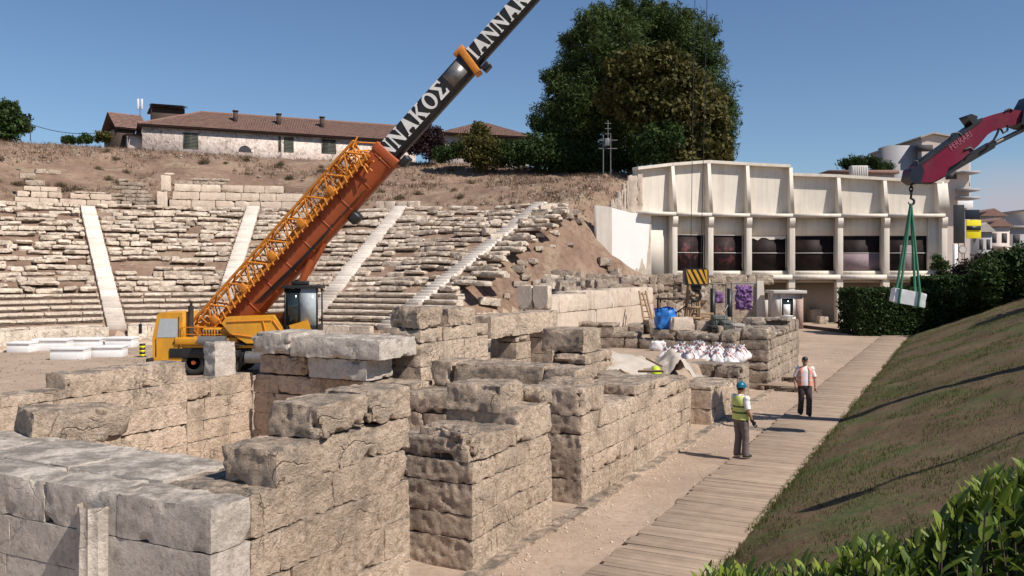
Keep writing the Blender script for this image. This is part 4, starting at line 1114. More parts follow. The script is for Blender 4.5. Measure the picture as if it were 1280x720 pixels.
for i in range(1, 7):
    Mx, L, o = bay(i); x0, x1 = .24, L-.24
    if i == 6: x1 = L-1.1
    mb = MB(i); z0, z1 = ZL+.76, 7.55
    mb.b2((x0, .70, z0), (x1, .74, z1), Mx, o)
    wn = part(mb, 'window', M['glassd'] if i not in (1, 2) else M['poster'], mus)
    fr = MB(); fr.b2((x0, .64, (z0+z1)/2-.03), (x1, .69, (z0+z1)/2+.03), Mx, o)
    for a, b in ((x0, x0+.06), (x1-.06, x1)): fr.b2((a, .62, z0), (b, .69, z1), Mx, o)
    fr.b2((x0+.06, .62, z1-.05), (x1-.06, .69, z1), Mx, o)
    f = fr.build('frame', M['kiosk']); f.parent = wn
    if i == 3:
        mb = MB(); r = random.Random(i); n = 9
        pts = [(x0+.06+(x1-x0-.12)*k/n, .66, z1-.05) for k in range(n+1)]+[(x0+.06+(x1-x0-.12)*k/n, .66, z1-.2-r.random()*.28) for k in range(n, -1, -1)]
        for k in range(n):
            q4 = [pts[k], pts[k+1], pts[2*n+1-k-1], pts[2*n+1-k]]
            mb.prism([Mx @ np.array(v)+o for v in q4], Mx[:, 1]*.02)
        f = mb.build('blind', M['plaster']); f.parent = wn
    if i in (5, 6):
        mb = MB(); a, b = (x0+.08, x1-.08) if i == 5 else (x0+1.2, x0+2.2)
        mb.b2((a, .66, z0+.05), (b, .685, z0+(1.45 if i == 5 else 2.2)), Mx, o)
        f = mb.build('lower_sheet', M['mauve']); f.parent = wn
# end block, wall right of the last window and sides
Mx, L, o = bay(6)
mb = MB(); mb.b2((L-1.1, .45, ZL+.75), (L+.5, .9, ZU-.28), Mx, o); mb.b2((L+.2, .9, 0), (L+.5, 12, ZU), Mx, o); part(mb, 'side_wall', M['plaster'], mus)
mb = MB(); mb.b2((L+.1, .8, ZU), (L+.4, 12, 12.2), Mx, o)
mb.b2((-8, 11.5, 0), (L+.1, 12, 12), Mx, o); part(mb, 'rear_wall', M['plaster'], mus)
mb = MB()
mb.prism([p+np.array([0, 1.0, 11.6]) for p in PP]+[PP[-1]+np.array([0, 11, 11.6]), PP[0]+np.array([0, 12, 11.6])], (0, 0, .25)); part(mb, 'roof', M['concrete'], mus)
# undercroft: back wall, posts with corbels
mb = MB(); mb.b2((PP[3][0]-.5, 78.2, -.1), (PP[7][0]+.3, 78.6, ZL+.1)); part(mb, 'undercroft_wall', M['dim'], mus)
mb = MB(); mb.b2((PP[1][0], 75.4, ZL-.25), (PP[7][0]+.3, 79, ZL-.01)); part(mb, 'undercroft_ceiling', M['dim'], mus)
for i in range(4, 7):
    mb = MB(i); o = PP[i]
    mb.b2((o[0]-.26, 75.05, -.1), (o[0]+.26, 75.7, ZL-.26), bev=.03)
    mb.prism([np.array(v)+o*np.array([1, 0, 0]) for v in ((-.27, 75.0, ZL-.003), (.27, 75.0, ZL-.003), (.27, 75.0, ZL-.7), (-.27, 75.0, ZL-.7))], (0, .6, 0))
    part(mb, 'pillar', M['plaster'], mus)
# white boarded wing wall at the left, broken stepped wall end above it
A2, B2 = at(765, 340, 70.6), at(814, 340, 72.4); M2, L2 = frame2(A2, B2); A2[2] = 0
q = lambda x, y, z: M2 @ np.array([x, y, z])+A2
mb = MB(); mb.prism([q(0, 0, 3.6), q(L2, 0, 3.6), q(L2, 0, 9.2), q(L2*.5, 0, 9.2), q(0, 0, 9.55)], M2[:, 1]*.3); part(mb, 'boarded_wing', M['whiteboard'], mus)
mb = MB(); mb.prism([q(-1.15, .5, 3.2), q(0, -.003, 3.2), q(0, -.003, 9.6), q(-1.15, .5, 9.75)], M2[:, 1]*.35); part(mb, 'wing_end', M['plaster'], mus)
mb = MB(); r = random.Random(2); pts = []
n = 26
for k in range(n+1):
    x = L2*.42+(L2*.58-.05)*k/n; pts.append((x, 4.0+.8*(k/n)**1.5+r.uniform(0, 1.6)*(.35+.65*k/n)+(2.8 if k > n*.8 else 0)*(k/n-.8)*5))
for k in range(n):
    a, b = pts[k], pts[k+1]
    mb.prism([q(a[0], -.02, 4.0), q(b[0], -.02, 4.0), q(b[0], -.02, b[1]), q(a[0], -.02, a[1])], M2[:, 1]*.018)
part(mb, 'bare_patch', M['torn'], mus)
mb = MB(9); r = random.Random(5)
prof = [(757, 263), (763, 252), (769, 250), (771, 241), (777, 239), (778, 231), (783, 228), (785, 221), (797, 219), (803, 218)]
for (a, ya), (b, yb) in zip(prof[:-1], prof[1:]):
    p0, p1 = at(a, 340, 72.2), at(b, 340, 72.2); zt0 = EYE+(340-max(ya, yb)+2)/F*72.2
    mb.stone(((p0[0]+p1[0])/2, 72.4, (8.9+zt0)/2), (p1[0]-p0[0]+.06, .7, zt0-8.9), None, res=.25, amp=.07, r=.08, chip=.9, tint=.8)
part(mb, 'broken_wall_end', M['pale'], mus, True)
# roof-top things
mb = MB(); p = at(1073, 217, 80); mb.box(p+np.array([0, 0, .15]), (1.5, .7, 1.1), bev=.04)
for k in range(7): mb.box(p+np.array([-.6+k*.2, -.36, .15]), (.05, .05, .9))
tag(mb.build('air_unit', M['kiosk'], o=p-np.array([0, 0, .4])), 'white air-conditioner box on the museum roof', 'air conditioner')
mb = MB(); p0, p1 = at(1038, 216, 84), at(1118, 216, 84)
mb.b2((p0[0], 84, p0[2]-2.5), (p1[0], 90, p0[2]-.1)); rh = empty('roof_shed', (p0[0], 84, 11.6), 'low shed with a faded red roof on the museum roof', 'shed')
part(mb, 'shed_wall', M['town'], rh); mb = MB(); mb.b2((p0[0]-.3, 83.6, p0[2]-.1), (p1[0]+.3, 90.4, p0[2]+.22)); part(mb, 'shed_roof', M['tile'], rh)
plant('roof_shrub', 'spiky green shrub left of the air-conditioner box on the roof', 'shrub', [(1056, 206, 6), (1064, 203, 6), (1072, 203, 7)], 86, 1500, .22, M['shrubg'], 41, base_z=11.8, aspect=.2, trunk=False)
plant('roof_shrub', 'wider green shrub right of the air-conditioner box on the roof', 'shrub', [(1086, 203, 8), (1098, 205, 8), (1108, 208, 6)], 86, 2200, .22, M['shrubg'], 42, base_z=11.8, aspect=.2, trunk=False)
# big white block behind at the right
bb = empty('apartment_block', at(1168, 340, 98)*np.array([1, 1, 0]), 'tall pale apartment block rising behind the right end of the museum', 'building')
def xz(px, py, d): p = at(px, py, d); return p[0], p[2]
mb = MB(); x0, zt0 = xz(1142, 178, 100); x1, _ = xz(1200, 200, 100)
mb.prism([(x0, 98, 0), (x1, 98, 0), (x1, 98, xz(0, 176, 98)[1]), (xz(1165, 0, 98)[0], 98, xz(0, 168, 98)[1]), (x0, 98, xz(0, 172, 98)[1])], (0, 14, 0)); part(mb, 'wall', M['town'], bb)
mb = MB(); mb.b2((xz(1114, 0, 98)[0], 99, 0), (x0-.01, 101.5, xz(0, 180, 98)[1])); mb.b2((x1+.01, 99.5, 0), (xz(1222, 0, 98)[0], 111, xz(0, 193, 98)[1])); part(mb, 'side_wing', M['town2'], bb)
mb = MB(); mb.prism([(x0-.3, 97.6, xz(0, 173, 98)[1]), (xz(1165, 0, 98)[0], 97.6, xz(0, 167.6, 98)[1]), (x1+.3, 97.6, xz(0, 176, 98)[1]), (x1+.3, 97.6, xz(0, 174, 98)[1]), (xz(1165, 0, 98)[0], 97.6, xz(0, 165.6, 98)[1]), (x0-.3, 97.6, xz(0, 171, 98)[1])], (0, 14.5, 0)); part(mb, 'roof', M['concrete'], bb)
for k, (a, b, c, d_) in enumerate(((1146, 1166, 181, 189), (1168, 1178, 205, 216), (1204, 1212, 198, 330), (1182, 1196, 214, 224), (1206, 1221, 226, 231))):
    (xa, za), (xb, zb_) = xz(a, d_, 98), xz(b, c, 98)
    mb = MB(k); y_ = 97.97 if b < 1201 else 99.46; mb.b2((xa, y_, za), (xb, y_+.2, zb_)); part(mb, 'window', M['towndark'], bb)
for c in (214, 236, 246):
    (xa, za), (xb, zb_) = xz(1200, c+3, 97), xz(1222, c, 97); mb = MB(c); mb.b2((xa, 96.5, za), (xb, 99.5, zb_)); part(mb, 'balcony', M['town2'], bb)
# street side right of the museum
def flat_sign(label, x0, y0, x1, y1, d, mat, th=.15, cat='sign', post=True, z0=0.0, extra=None):
    p = at((x0+x1)/2, (y0+y1)/2, d); w_, h_ = (x1-x0)/F*d, (y1-y0)/F*d
    root = empty('street_sign', (p[0], d, z0), label, cat)
    mb = MB(); mb.box(p, (w_, th, h_), bev=.02); part(mb, 'sign_panel', M[mat], root)
    if post:
        mb = MB(); mb.cyl((p[0], d+th, z0-.2), (p[0], d+th, p[2]+h_*.4), .06, seg=8); part(mb, 'sign_post', M['steel'], root)
    return root
flat_sign('tall narrow black sign on the corner right of the museum', 1192, 256, 1205, 304, 80, 'black')
sg = flat_sign('yellow sign with a dark band on a post past the museum corner', 1208, 275, 1226, 298, 82, 'signy')
p = at(1217, 284, 82); mb = MB(); mb.b2((p[0]-.72, 81.84, p[2]-.28), (p[0]+.60, 81.92, p[2]+.12)); part(mb, 'sign_band', M['black'], sg)
flat_sign('dark blue-grey board above the yellow sign', 1206, 262, 1224, 274, 82.6, 'navy')
flat_sign('small white board above the dark signs beside the museum', 1197, 251, 1216, 260, 80.6, 'marble')
p = at(1203, 312, 76); rs = empty('street_sign', (p[0], 76, 0), 'round white-rimmed sign on a thin post past the museum', 'sign')
mb = MB(); mb.cyl(p-np.array([0, .02, 0]), p+np.array([0, .02, 0]), .36, seg=24); part(mb, 'sign_disc', M['steel'], rs)
mb = MB(); mb.cyl(p-np.array([0, .05, 0]), p-np.array([0, .025, 0]), .29, seg=24); part(mb, 'sign_face', M['kiosk'], rs)
mb = MB(); mb.cyl((p[0], 76.07, -.1), (p[0], 76.07, p[2]), .04, seg=8); part(mb, 'sign_post', M['steel'], rs)
p = at(1195, 340, 74); mb = MB(); mb.b2((p[0]-.14, 74, 0), (p[0]+.14, 74.3, EYE+35/F*74)); tag(mb.build('white_post', M['marble'], o=(p[0], 74.1, 0)), 'slim white post beside the museum corner', 'post')
mb = MB(); fa, fb = at(1196, 325, 70), at(1278, 325, 66)
fc = empty('wire_fence', (fa[0], 70, 0), 'thin grey wire fence above the hedge at right', 'fence')
for k in range(8):
    p = fa+(fb-fa)*k/7; mb.cyl((p[0], p[1], 0), (p[0], p[1], p[2]), .035, seg=6)
part(mb, 'fence_post', M['steel'], fc); mb = MB()
for z_ in (0, -.5, -1.0, -1.5): mb.cyl(fa+np.array([0, 0, z_]), fb+np.array([0, 0, z_]), .018, seg=5)
part(mb, 'rail', M['steel'], fc)
# town far behind
r = random.Random(8)
for i, (x0, x1, y0, d, mt, lab) in enumerate(((1226, 1256, 270, 150, 'town', 'cream town house with a sloping roof far off, left of the pair'), (1254, 1300, 268, 190, 'town2', 'grey flats with dark balconies at the right edge far off'),
        (1236, 1262, 283, 130, 'town', 'low cream building in front of the far town houses'), (1262, 1296, 285, 140, 'town2', 'wide low grey building at the far right edge above the bushes'), (1222, 1240, 290, 120, 'town2', 'narrow grey building directly behind the yellow sign'), (1300, 1400, 262, 170, 'town', 'pale flats beyond the right edge of town'))):
    a, b = at(x0, y0, d), at(x1, y0, d); root = empty('town_house', (a[0], d, 0), lab, 'building')
    mb = MB(); mb.b2((a[0], d, 0), (b[0], d+12, a[2])); part(mb, 'wall', M[mt], root)
    mb = MB(); mb.b2((a[0]-.4, d-.5, a[2]), (b[0]+.4, d+12.4, a[2]+.35)) if i % 2 else mb.prism([(a[0]-.4, d-.4, a[2]), (b[0]+.4, d-.4, a[2]), ((a[0]+b[0])/2, d-.4, a[2]+1.3)], (0, 12.8, 0)); part(mb, 'roof', M['tile'] if i in (0, 2) else M['concrete'], root)
    z = a[2]-2.4
    while z > 1:
        n = max(2, int((b[0]-a[0])/3)); st_ = (b[0]-a[0])/n
        for k in range(n):
            mb = MB(); mb.b2((a[0]+k*st_+st_*.25, d-.03, z), (a[0]+k*st_+st_*.75, d+.2, z+1.4)); part(mb, 'window', M['towndark'], root)
        mb = MB(); mb.b2((a[0]+.3, d-1.1, z-.75), (b[0]-.3, d-.04, z-.5)); part(mb, 'balcony', M[mt], root)
        z -= 3.1
# hedge and bushes at the end of the bank
def hedge(name, label, lo, hi, n, size, mat, seed, wob=.5, kind_bulge=.35):
    rg = np.random.default_rng(seed); lo, hi = np.array(lo), np.array(hi)
    root = empty(name, ((lo[0]+hi[0])/2, (lo[1]+hi[1])/2, lo[2]), label, 'hedge')
    k = n; f = rg.random(k); P = lo+(hi-lo)*rg.random((k, 3))
    ar = np.array([(hi-lo)[1]*(hi-lo)[2], (hi-lo)[0]*(hi-lo)[2]*1.6, (hi-lo)[0]*(hi-lo)[1]*1.2]); ar /= ar.sum()
    ax = np.where(f < ar[0], 0, np.where(f < ar[0]+ar[1], 1, 2)); sd = rg.random(k) < .5
    for a in (0, 1, 2):
        m_ = ax == a; up = a == 2
        P[m_, a] = np.where(sd[m_] & (not up), lo[a], hi[a])
    P += rg.normal(0, .07, P.shape)
    P += np.stack([fbm(P*.6+q_*9, 3) for q_ in range(3)], 1)*wob
    mb = MB(seed); V, Q = quads(P, size, rg, .55); t = np.clip(.45+.9*fbm(P*1.3, 3)+rg.normal(0, .22, k), 0, 1)
    mb.add(V, Q, np.repeat(t, 4)); part(mb, 'leaves', mat, root)
    mb = MB(seed); c = (lo+hi)/2; mb.stone(c-np.array([0, 0, .1]), (hi-lo)-.5, None, res=.8, amp=.15, r=.35, chip=.5); part(mb, 'branches', M['hedgecore'], root)  # solid near-black core: colour stands in for the shaded inside of the hedge
    return root
p0, p1 = at(1063, 415, 62), at(1128, 415, 60)
hedge('clipped_hedge', 'clipped dark green hedge at the far end of the boardwalk', (p0[0], 60.5, 0), (p1[0]+4.6, 64, 3.15), 26000, .11, M['hedge'], 51, .22)
hedge('clipped_hedge', 'taller dark hedge stepping up behind the hanging marble block', (at(1168, 0, 61)[0], 60, .5), (at(1226, 0, 61)[0], 64.5, 4.0), 22000, .12, M['hedge'], 52, .5)
plant('dark_bush', 'big dark bush spreading above the hedge at the right edge', 'bush', [(1225, 352, 22), (1250, 342, 24), (1275, 330, 24), (1262, 362, 24), (1290, 352, 30), (1236, 372, 18), (1215, 368, 16)], 58, 16000, .14, M['hedge'], 53, base_z=1.5, jitter=.8, shell=.3)
plant('dark_bush', 'thin brownish bush rising beside the wire fence', 'bush', [(1212, 340, 12), (1228, 335, 12), (1246, 328, 10), (1200, 345, 9)], 66, 5000, .15, M['shrubp'], 54, base_z=0, jitter=.5, shell=.2)
plant('creeper', 'green creeper climbing the right end of the museum wall', 'plant', [(1176, 333, 7), (1180, 345, 8), (1172, 322, 4), (1184, 350, 7)], 73, 3000, .11, M['shrubg'], 55, base_z=0, jitter=.3, shell=.2)
plant('pine_tree', 'pine on the bank top just outside the right edge, shading the slope', 'tree', [(1440, 250, 40), (1470, 230, 40), (1410, 270, 30), (1450, 280, 40), (1490, 270, 36)], 42, 9000, .3, M['pine'], 61, base_z=3.3, aspect=.25)
def gz_(p): return float(zt(np.array([p[0]]), np.array([p[1]]))[0])
# ------------------------------------------------------------------ mobile crane
DC = 38.6
def cp(px, py, dy=0.0):
    p = at(px, py, DC); return p+np.array([0, dy, 0])
cr = empty('mobile_crane', (cp(330, 464)[0], DC, 0), 'old yellow lorry crane with a long red and black telescopic boom', 'crane')
sx = lambda a, b: (cp(a, 0)[0], cp(b, 0)[0])
zz = lambda y: cp(0, y)[2]
# carrier
mb = MB(); x0, x1 = sx(228, 545)
mb.b2((x0, DC-1.15, .62), (x1, DC+1.15, 1.12), bev=.04); mb.b2((x0-.1, DC-1.28, .75), (x0+2.4, DC+1.28, 1.16), bev=.05)
for x in np.linspace(x0+2.9, x1-.5, 7): mb.b2((x, DC-1.3, .42), (x+.16, DC-1.05, 1.0), bev=.02)
part(mb, 'chassis', M['black'], cr)
mb = MB(); mb.b2((x0+.2, DC-1.2, 1.162), (x1, DC+1.2, 1.30), bev=.03); part(mb, 'deck', M['yellow'], cr)
mb = MB()                                            # cab: sloping screen facing left
ca, cb_ = sx(205, 241)
out = [(ca, .62), (ca-.02, 1.55), (ca+.20, 2.60), (ca+.32, 2.68), (cb_, 2.68), (cb_, .62)]
mb.prism([(x, DC-1.22, z) for x, z in out], (0, 1.9, 0)); cab = part(mb, 'cab', M['yellow'], cr)
mb = MB(); mb.prism([(ca+.17, DC-1.235, 1.62), (ca+.31, DC-1.235, 2.42), (cb_-.22, DC-1.235, 2.42), (cb_-.22, DC-1.235, 1.62)], (0, .012, 0)); w_ = mb.build('cab_window', M['glasspale']); w_.parent = cab
mb = MB(); mb.prism([(ca-.005, DC-1.0, 1.66), (ca+.165, DC-1.0, 2.5), (ca+.165, DC+.46, 2.5), (ca-.005, DC+.46, 1.66)], (-.012, 0, .004)); w_ = mb.build('windscreen', M['glass']); w_.parent = cab
mb = MB()
for a, b, c, d in ((ca+.12, ca+.16, .8, 1.55), (cb_-.17, cb_-.13, .8, 2.5)): mb.b2((a, DC-1.232, c), (b, DC-1.221, d))
mb.b2((cb_-.40, DC-1.25, 1.35), (cb_-.22, DC-1.222, 1.40)); d_ = mb.build('door_trim', M['black']); d_.parent = cab
mb = MB(); mb.tube([(ca-.02, DC-1.24, 2.3), (ca-.42, DC-1.42, 2.3), (ca-.42, DC-1.42, 1.9)], .02, 6); mb.box((ca-.44, DC-1.42, 2.0), (.08, .2, .42), bev=.02); m_ = mb.build('mirror', M['black']); m_.parent = cab
mb = MB(); mb.box((ca-.06, DC-.4, .60), (.22, 2.3, .3), bev=.04); m_ = mb.build('bumper', M['black']); m_.parent = cab
for x in (cp(254, 0)[0], cp(296, 0)[0], cp(430, 0)[0], cp(470, 0)[0], cp(512, 0)[0]):
    for sd in (-1, 1):
        y = DC+sd*1.05; mb = MB()
        prof = [(.30, -.17), (.46, -.19), (.53, -.15), (.555, -.06), (.555, .06), (.53, .15), (.46, .19), (.30, .17)]
        an = np.linspace(0, 2*np.pi, 33)[:-1]; V = np.concatenate([np.stack([x+rr*np.cos(an), np.full(32, y+yy), .55+rr*np.sin(an)], 1) for rr, yy in prof])
        Q = [(i*32+k, i*32+(k+1) % 32, ((i+1) % 8)*32+(k+1) % 32, ((i+1) % 8)*32+k) for i in range(8) for k in range(32)]
        mb.add(V, np.array(Q)); w_ = part(mb, 'wheel', M['rubber'], cr)
        mb = MB(); mb.cyl((x, y+sd*.10, .55), (x, y+sd*.03, .55), .31, .2, 20); mb.cyl((x, y-.1, .55), (x, y+.1, .55), .31, .31, 20, cap=True); mb.cyl((x, y+sd*.10, .55), (x, y+sd*.16, .55), .11, .09, 12)
        h_ = mb.build('rim', M['red']); h_.parent = w_
mb = MB(); a, b = sx(232, 262); mb.b2((a, DC-1.3, 1.302), (b+1.6, DC+.3, 1.62), bev=.05); mb.b2((b, DC-.9, 1.622), (b+1.9, DC+.6, 2.0), bev=.06); part(mb, 'engine_hood', M['yellow'], cr)
mb = MB(); x = cp(247, 0)[0]; mb.cyl((x, DC-.8, 1.6), (x, DC-.8, 2.95), .115, seg=12); mb.cyl((x, DC-.8, 2.951), (x+.03, DC-.8, 3.15), .06, seg=10); part(mb, 'exhaust_stack', M['rubber'], cr)
mb = MB(); a, b = sx(263, 296); mb.cyl((a, DC-1.45, 1.5), (b, DC-1.45, 1.5), .2, seg=16); part(mb, 'silencer', M['steel'], cr)
for x_, nm in ((cp(282, 0)[0], 'tool_box'), (cp(318, 0)[0], 'fuel_tank'), (cp(400, 0)[0], 'tool_box')):
    mb = MB()
    if nm == 'fuel_tank': mb.cyl((x_, DC-1.22, .78), (x_+1.1, DC-1.22, .78), .26, seg=16)
    else:
        mb.box((x_, DC-1.2, .80), (.8, .34, .5), bev=.03); mb.box((x_, DC-1.375, .82), (.7, .012, .38)); mb.box((x_, DC-1.39, .9), (.12, .02, .04))
    part(mb, nm, M['steel' if nm == 'fuel_tank' else 'yellow'], cr)
for x_ in (cp(308, 0)[0], cp(530, 0)[0]):
    mb = MB(); mb.box((x_, DC-.6, .95), (.34, 2.6, .30), bev=.03); mb.cyl((x_, DC-2.0, .12), (x_, DC-2.0, 1.25), .10, seg=12); mb.cyl((x_, DC-2.0, 0), (x_, DC-2.0, .12), .28, seg=18); part(mb, 'outrigger', M['black'], cr)
mb = MB()
for k in range(5): mb.tube([(x0+3.0+.1*k, DC-1.1, 1.32), (x0+2.4+.35*k, DC-1.32-.02*k, 1.18+.05*k), (x0+1.2+.5*k, DC-1.30, 1.36+.03*(k % 2))], .022, 6)
part(mb, 'hose', M['black'], cr)
mb = MB(); xa, xb = cp(240, 0)[0], cp(300, 0)[0]
for z_ in (1.75, 2.05): mb.tube([(xa, DC-1.25, z_), (xb, DC-1.25, z_)], .02, 6)
for k in range(4): x_ = xa+(xb-xa)*k/3; mb.tube([(x_, DC-1.25, 1.3), (x_, DC-1.25, 2.05)], .02, 6)
part(mb, 'handrail', M['orange'], cr)
mb = MB()
for k in range(7): mb.box((cp(262, 0)[0]+.12*k, DC-.905, 1.80), (.06, .012, .26))
part(mb, 'engine_grille', M['black'], cr)
for y_ in (-1.05, .3): mb = MB(); mb.cyl((ca-.03, DC+y_, .92), (ca+.02, DC+y_, .92), .12, seg=14); o = mb.build('headlight', M['glasspale']); o.parent = cab
# slewing upper works
mb = MB(); out = [(290, 402), (296, 394), (352, 392), (372, 417), (372, 426), (320, 426), (300, 414)]
mb.prism([cp(a, b, -1.4) for a, b in out], (0, .5, 0)); mb.prism([cp(a, b, .9) for a, b in out], (0, .5, 0)); mb.b2((cp(305, 0)[0], DC-.95, zz(424)), (cp(368, 0)[0], DC+.95, zz(404)), bev=.05)
uw = part(mb, 'upper_frame', M['yellow'], cr)
mb = MB()
for (a, b), (c, d) in (((297, 400), (350, 398)), ((352, 398), (368, 420)), ((303, 415), (366, 423)), ((340, 399), (345, 420))):
    mb.tube([cp(a, b, -1.42), cp(c, d, -1.42)], .035, 6)
m_ = mb.build('frame_ribs', M['orange']); m_.parent = uw
mb = MB(); mb.cyl((cp(345, 0)[0], DC, 1.3), (cp(345, 0)[0], DC, 1.5), 1.0, seg=28); part(mb, 'slewing_ring', M['black'], cr)
# boom frame
BA, BT = at(313, 385, 38.9), at(873, -238, 35.8)
e1 = (BT-BA)/np.linalg.norm(BT-BA); e3 = np.array([0, 1.0, 0])-e1*e1[1]; e3 /= np.linalg.norm(e3); e2 = np.cross(e3, e1)
if e2[2] < 0: e2 = -e2
BM = np.stack([e1, e3, e2], 1); LT = np.linalg.norm(BT-BA)
def bu(px):   # distance along the boom under a pixel column
    k = (px-640)/F; return (k*BA[1]-BA[0])/(e1[0]-k*e1[1])
def bsec(name, mat, a, b, w, h, off=0.0, chamf=.18, parent=None):
    """tube section with a chamfered hexagonal profile"""
    hw, hh = w/2, h/2
    pr = [(-hw, -hh+chamf*h), (-hw*.55, -hh), (hw*.55, -hh), (hw, -hh+chamf*h), (hw, hh-.05), (hw-.05, hh), (-hw+.05, hh), (-hw, hh-.05)]
    mb = MB(); mb.prism([BA+e1*a+e3*y+e2*(z+off) for y, z in pr], e1*(b-a))
    return part(mb, name, mat, cr)
s1 = bsec('boom_base', M['red'], -1.4, bu(487), 1.10, 1.16)
s2 = bsec('boom_section', M['black'], bu(487)-.4, bu(592), .98, .94, .02)
s3 = bsec('boom_section', M['black'], bu(592)-.3, bu(592)+8.2, .84, .82, .04)
s4 = bsec('boom_section', M['black'], bu(592)+8.0, LT-.6, .72, .75, .05)
mb = MB(); mb.box(BA+e1*(bu(487)-.12), (.4, 1.18, 1.26), BM, bev=.04); c_ = mb.build('boom_collar', M['red']); c_.parent = s1; c_.matrix_parent_inverse = Matrix()
mb = MB(); mb.box(BA+e1*(bu(588)+.02)+e2*.02, (.30, 1.12, 1.22), BM @ rot(0, .18, 0), bev=.03); mb.box(BA+e1*(bu(588)+.05)+e2*.66, (.55, .5, .22), BM, bev=.03)
c_ = mb.build('boom_collar', M['orange']); c_.parent = s2
mb = MB(); mb.box(BA+e1*(bu(588)+.35)-e2*.62, (.4, .7, .28), BM, bev=.06); c_ = mb.build('collar_roller', M['black']); c_.parent = s3; mb = MB(); mb.box(BA+e1*(bu(487)+.2)-e2*.74, (.5, .8, .3), BM, bev=.06); c_ = mb.build('collar_roller', M['black']); c_.parent = s2
mb = MB(); mb.box(BA+e1*(LT-.4)+e2*.0, (1.1, .8, 1.0), BM, bev=.06); hd = part(mb, 'boom_head', M['black'], cr)
mb = MB(); hx = BT+e1*.15-e2*.2; mb.cyl(hx-e3*.3, hx+e3*.3, .34, seg=20); c_ = mb.build('sheave', M['steel']); c_.parent = hd
def lettering(body, size, org, Mx, mat, parent, name='lettering', bold=.02, ext=.012, sc=(1, 1)):
    cu = bpy.data.curves.new(name, 'FONT'); cu.body = body; cu.size = size; cu.extrude = ext; cu.offset = bold; cu.space_character = 1.04
    tmp = bpy.data.objects.new(name, cu); col.objects.link(tmp)
    dg = bpy.context.evaluated_depsgraph_get()
    me = bpy.data.meshes.new_from_object(tmp.evaluated_get(dg)); bpy.data.objects.remove(tmp)
    n = len(me.vertices); v = np.zeros(n*3, np.float32); me.vertices.foreach_get('co', v); v = v.reshape(-1, 3)
    v[:, 0] *= sc[0]; v[:, 1] *= sc[1]
    wid = float(v[:, 0].max())
    v = v @ np.asarray(Mx).T+np.asarray(org)
    me.vertices.foreach_set('co', v.astype(np.float32).ravel()); me.update(); me.materials.clear(); me.materials.append(mat)
    o = bpy.data.objects.new(name, me); col.objects.link(o); o.parent = parent
    return o, wid
LM = np.stack([e1, e2, -e3], 1)
# Greek capitals, heavy serif-like strokes built from bars so they read at a distance
def greek(word, size, org, parent):
    """letters as outlines in a unit cell (x right, y up)"""
    s = .17; G_ = {
     'Ι': (.34, [[(.06, 0), (.30, 0), (.30, .07), (.26, .07), (.26, .93), (.30, .93), (.30, 1), (.06, 1), (.06, .93), (.10, .93), (.10, .07), (.06, .07)]]),
     'Α': (.86, [[(0, 0), (.24, 0), (.24, .07), (.19, .07), (.25, .25), (.56, .25), (.62, .07), (.56, .07), (.56, 0), (.86, 0), (.86, .07), (.81, .07), (.52, 1), (.36, 1), (.09, .07), (0, .07)], ]),
     'Ν': (.84, [[(0, 0), (.22, 0), (.22, .07), (.16, .07), (.16, .72), (.62, 0), (.74, 0), (.74, .93), (.82, .93), (.82, 1), (.58, 1), (.58, .93), (.65, .93), (.65, .36), (.22, 1), (0, 1), (0, .93), (.06, .93), (.06, .07), (0, .07)]]),
     'Κ': (.86, [[(0, 0), (.28, 0), (.28, .07), (.24, .07), (.24, .40), (.30, .46), (.54, .07), (.50, .07), (.50, 0), (.86, 0), (.86, .07), (.80, .07), (.44, .58), (.72, .93), (.80, .93), (.80, 1), (.52, 1), (.52, .93), (.57, .93), (.24, .54), (.24, .93), (.28, .93), (.28, 1), (0, 1), (0, .93), (.06, .93), (.06, .07), (0, .07)]]),
     'Σ': (.76, [[(0, 0), (.70, 0), (.74, .28), (.66, .28), (.58, .14), (.26, .14), (.52, .52), (.27, .88), (.56, .88), (.62, .74), (.70, .74), (.68, 1), (0, 1), (0, .93), (.30, .52), (0, .08)]]),
    }
    x = 0; mb = MB(); SQ = 1.02
    for ch in word:
        if ch == 'Ο':
            a = np.linspace(0, 2*np.pi, 25)
            for p_, q_ in zip(a[:-1], a[1:]):
                pts = [(.42+rx*math.cos(t), .5+ry*math.sin(t)) for rx, ry, t in ((.22, .40, p_), (.42, .51, p_), (.42, .51, q_), (.22, .40, q_))]
                mb.prism([org+LM @ np.array([(x+u)*size*SQ, v*size, 0]) for u, v in pts], -e3*.008)
            x += .90; continue
        w_, outs = G_[ch]
        for o_ in outs:
            mb.prism([org+LM @ np.array([(x+u)*size*SQ, v*size, 0]) for u, v in o_], -e3*.008)
        x += w_+.08
    o = mb.build('lettering', M['letter']); o.parent = parent
    return x*size*1.02
wl = greek('ΝΝΑΚΟΣ', .72, BA+e1*(bu(480)+.15)-e3*.492-e2*.24, s2)
greek('ΙΑΝΝΑΚΟΣ', .66, BA+e1*(bu(588)+.25)-e3*.422-e2*.20, s3)
for k in range(5):
    mb = MB(); mb.tube([BA+e1*(.4+.1*k)-e3*(.56+.02*k)-e2*(.1+.07*k), BA+e1*(3.5+.3*k)-e3*.59-e2*(.32+.03*k), BA+e1*(7.4-.5*k)-e3*.57-e2*(.40-.02*k)], .018, 5); o = mb.build('hose', M['black']); o.parent = s1
mb = MB()
for k in range(9): mb.box(BA+e1*(-.9+1.22*k)-e3*.555-e2*.1, (.07, .02, .9), BM)
o = mb.build('weld_seams', M['red']); o.parent = s1
mb = MB(); mb.b2((bu(480)+.3+wl, -.493, -.25), (bu(588)-.35, -.486, .42), BM, BA); c_ = mb.build('side_plate', M['steel']); c_.parent = s2
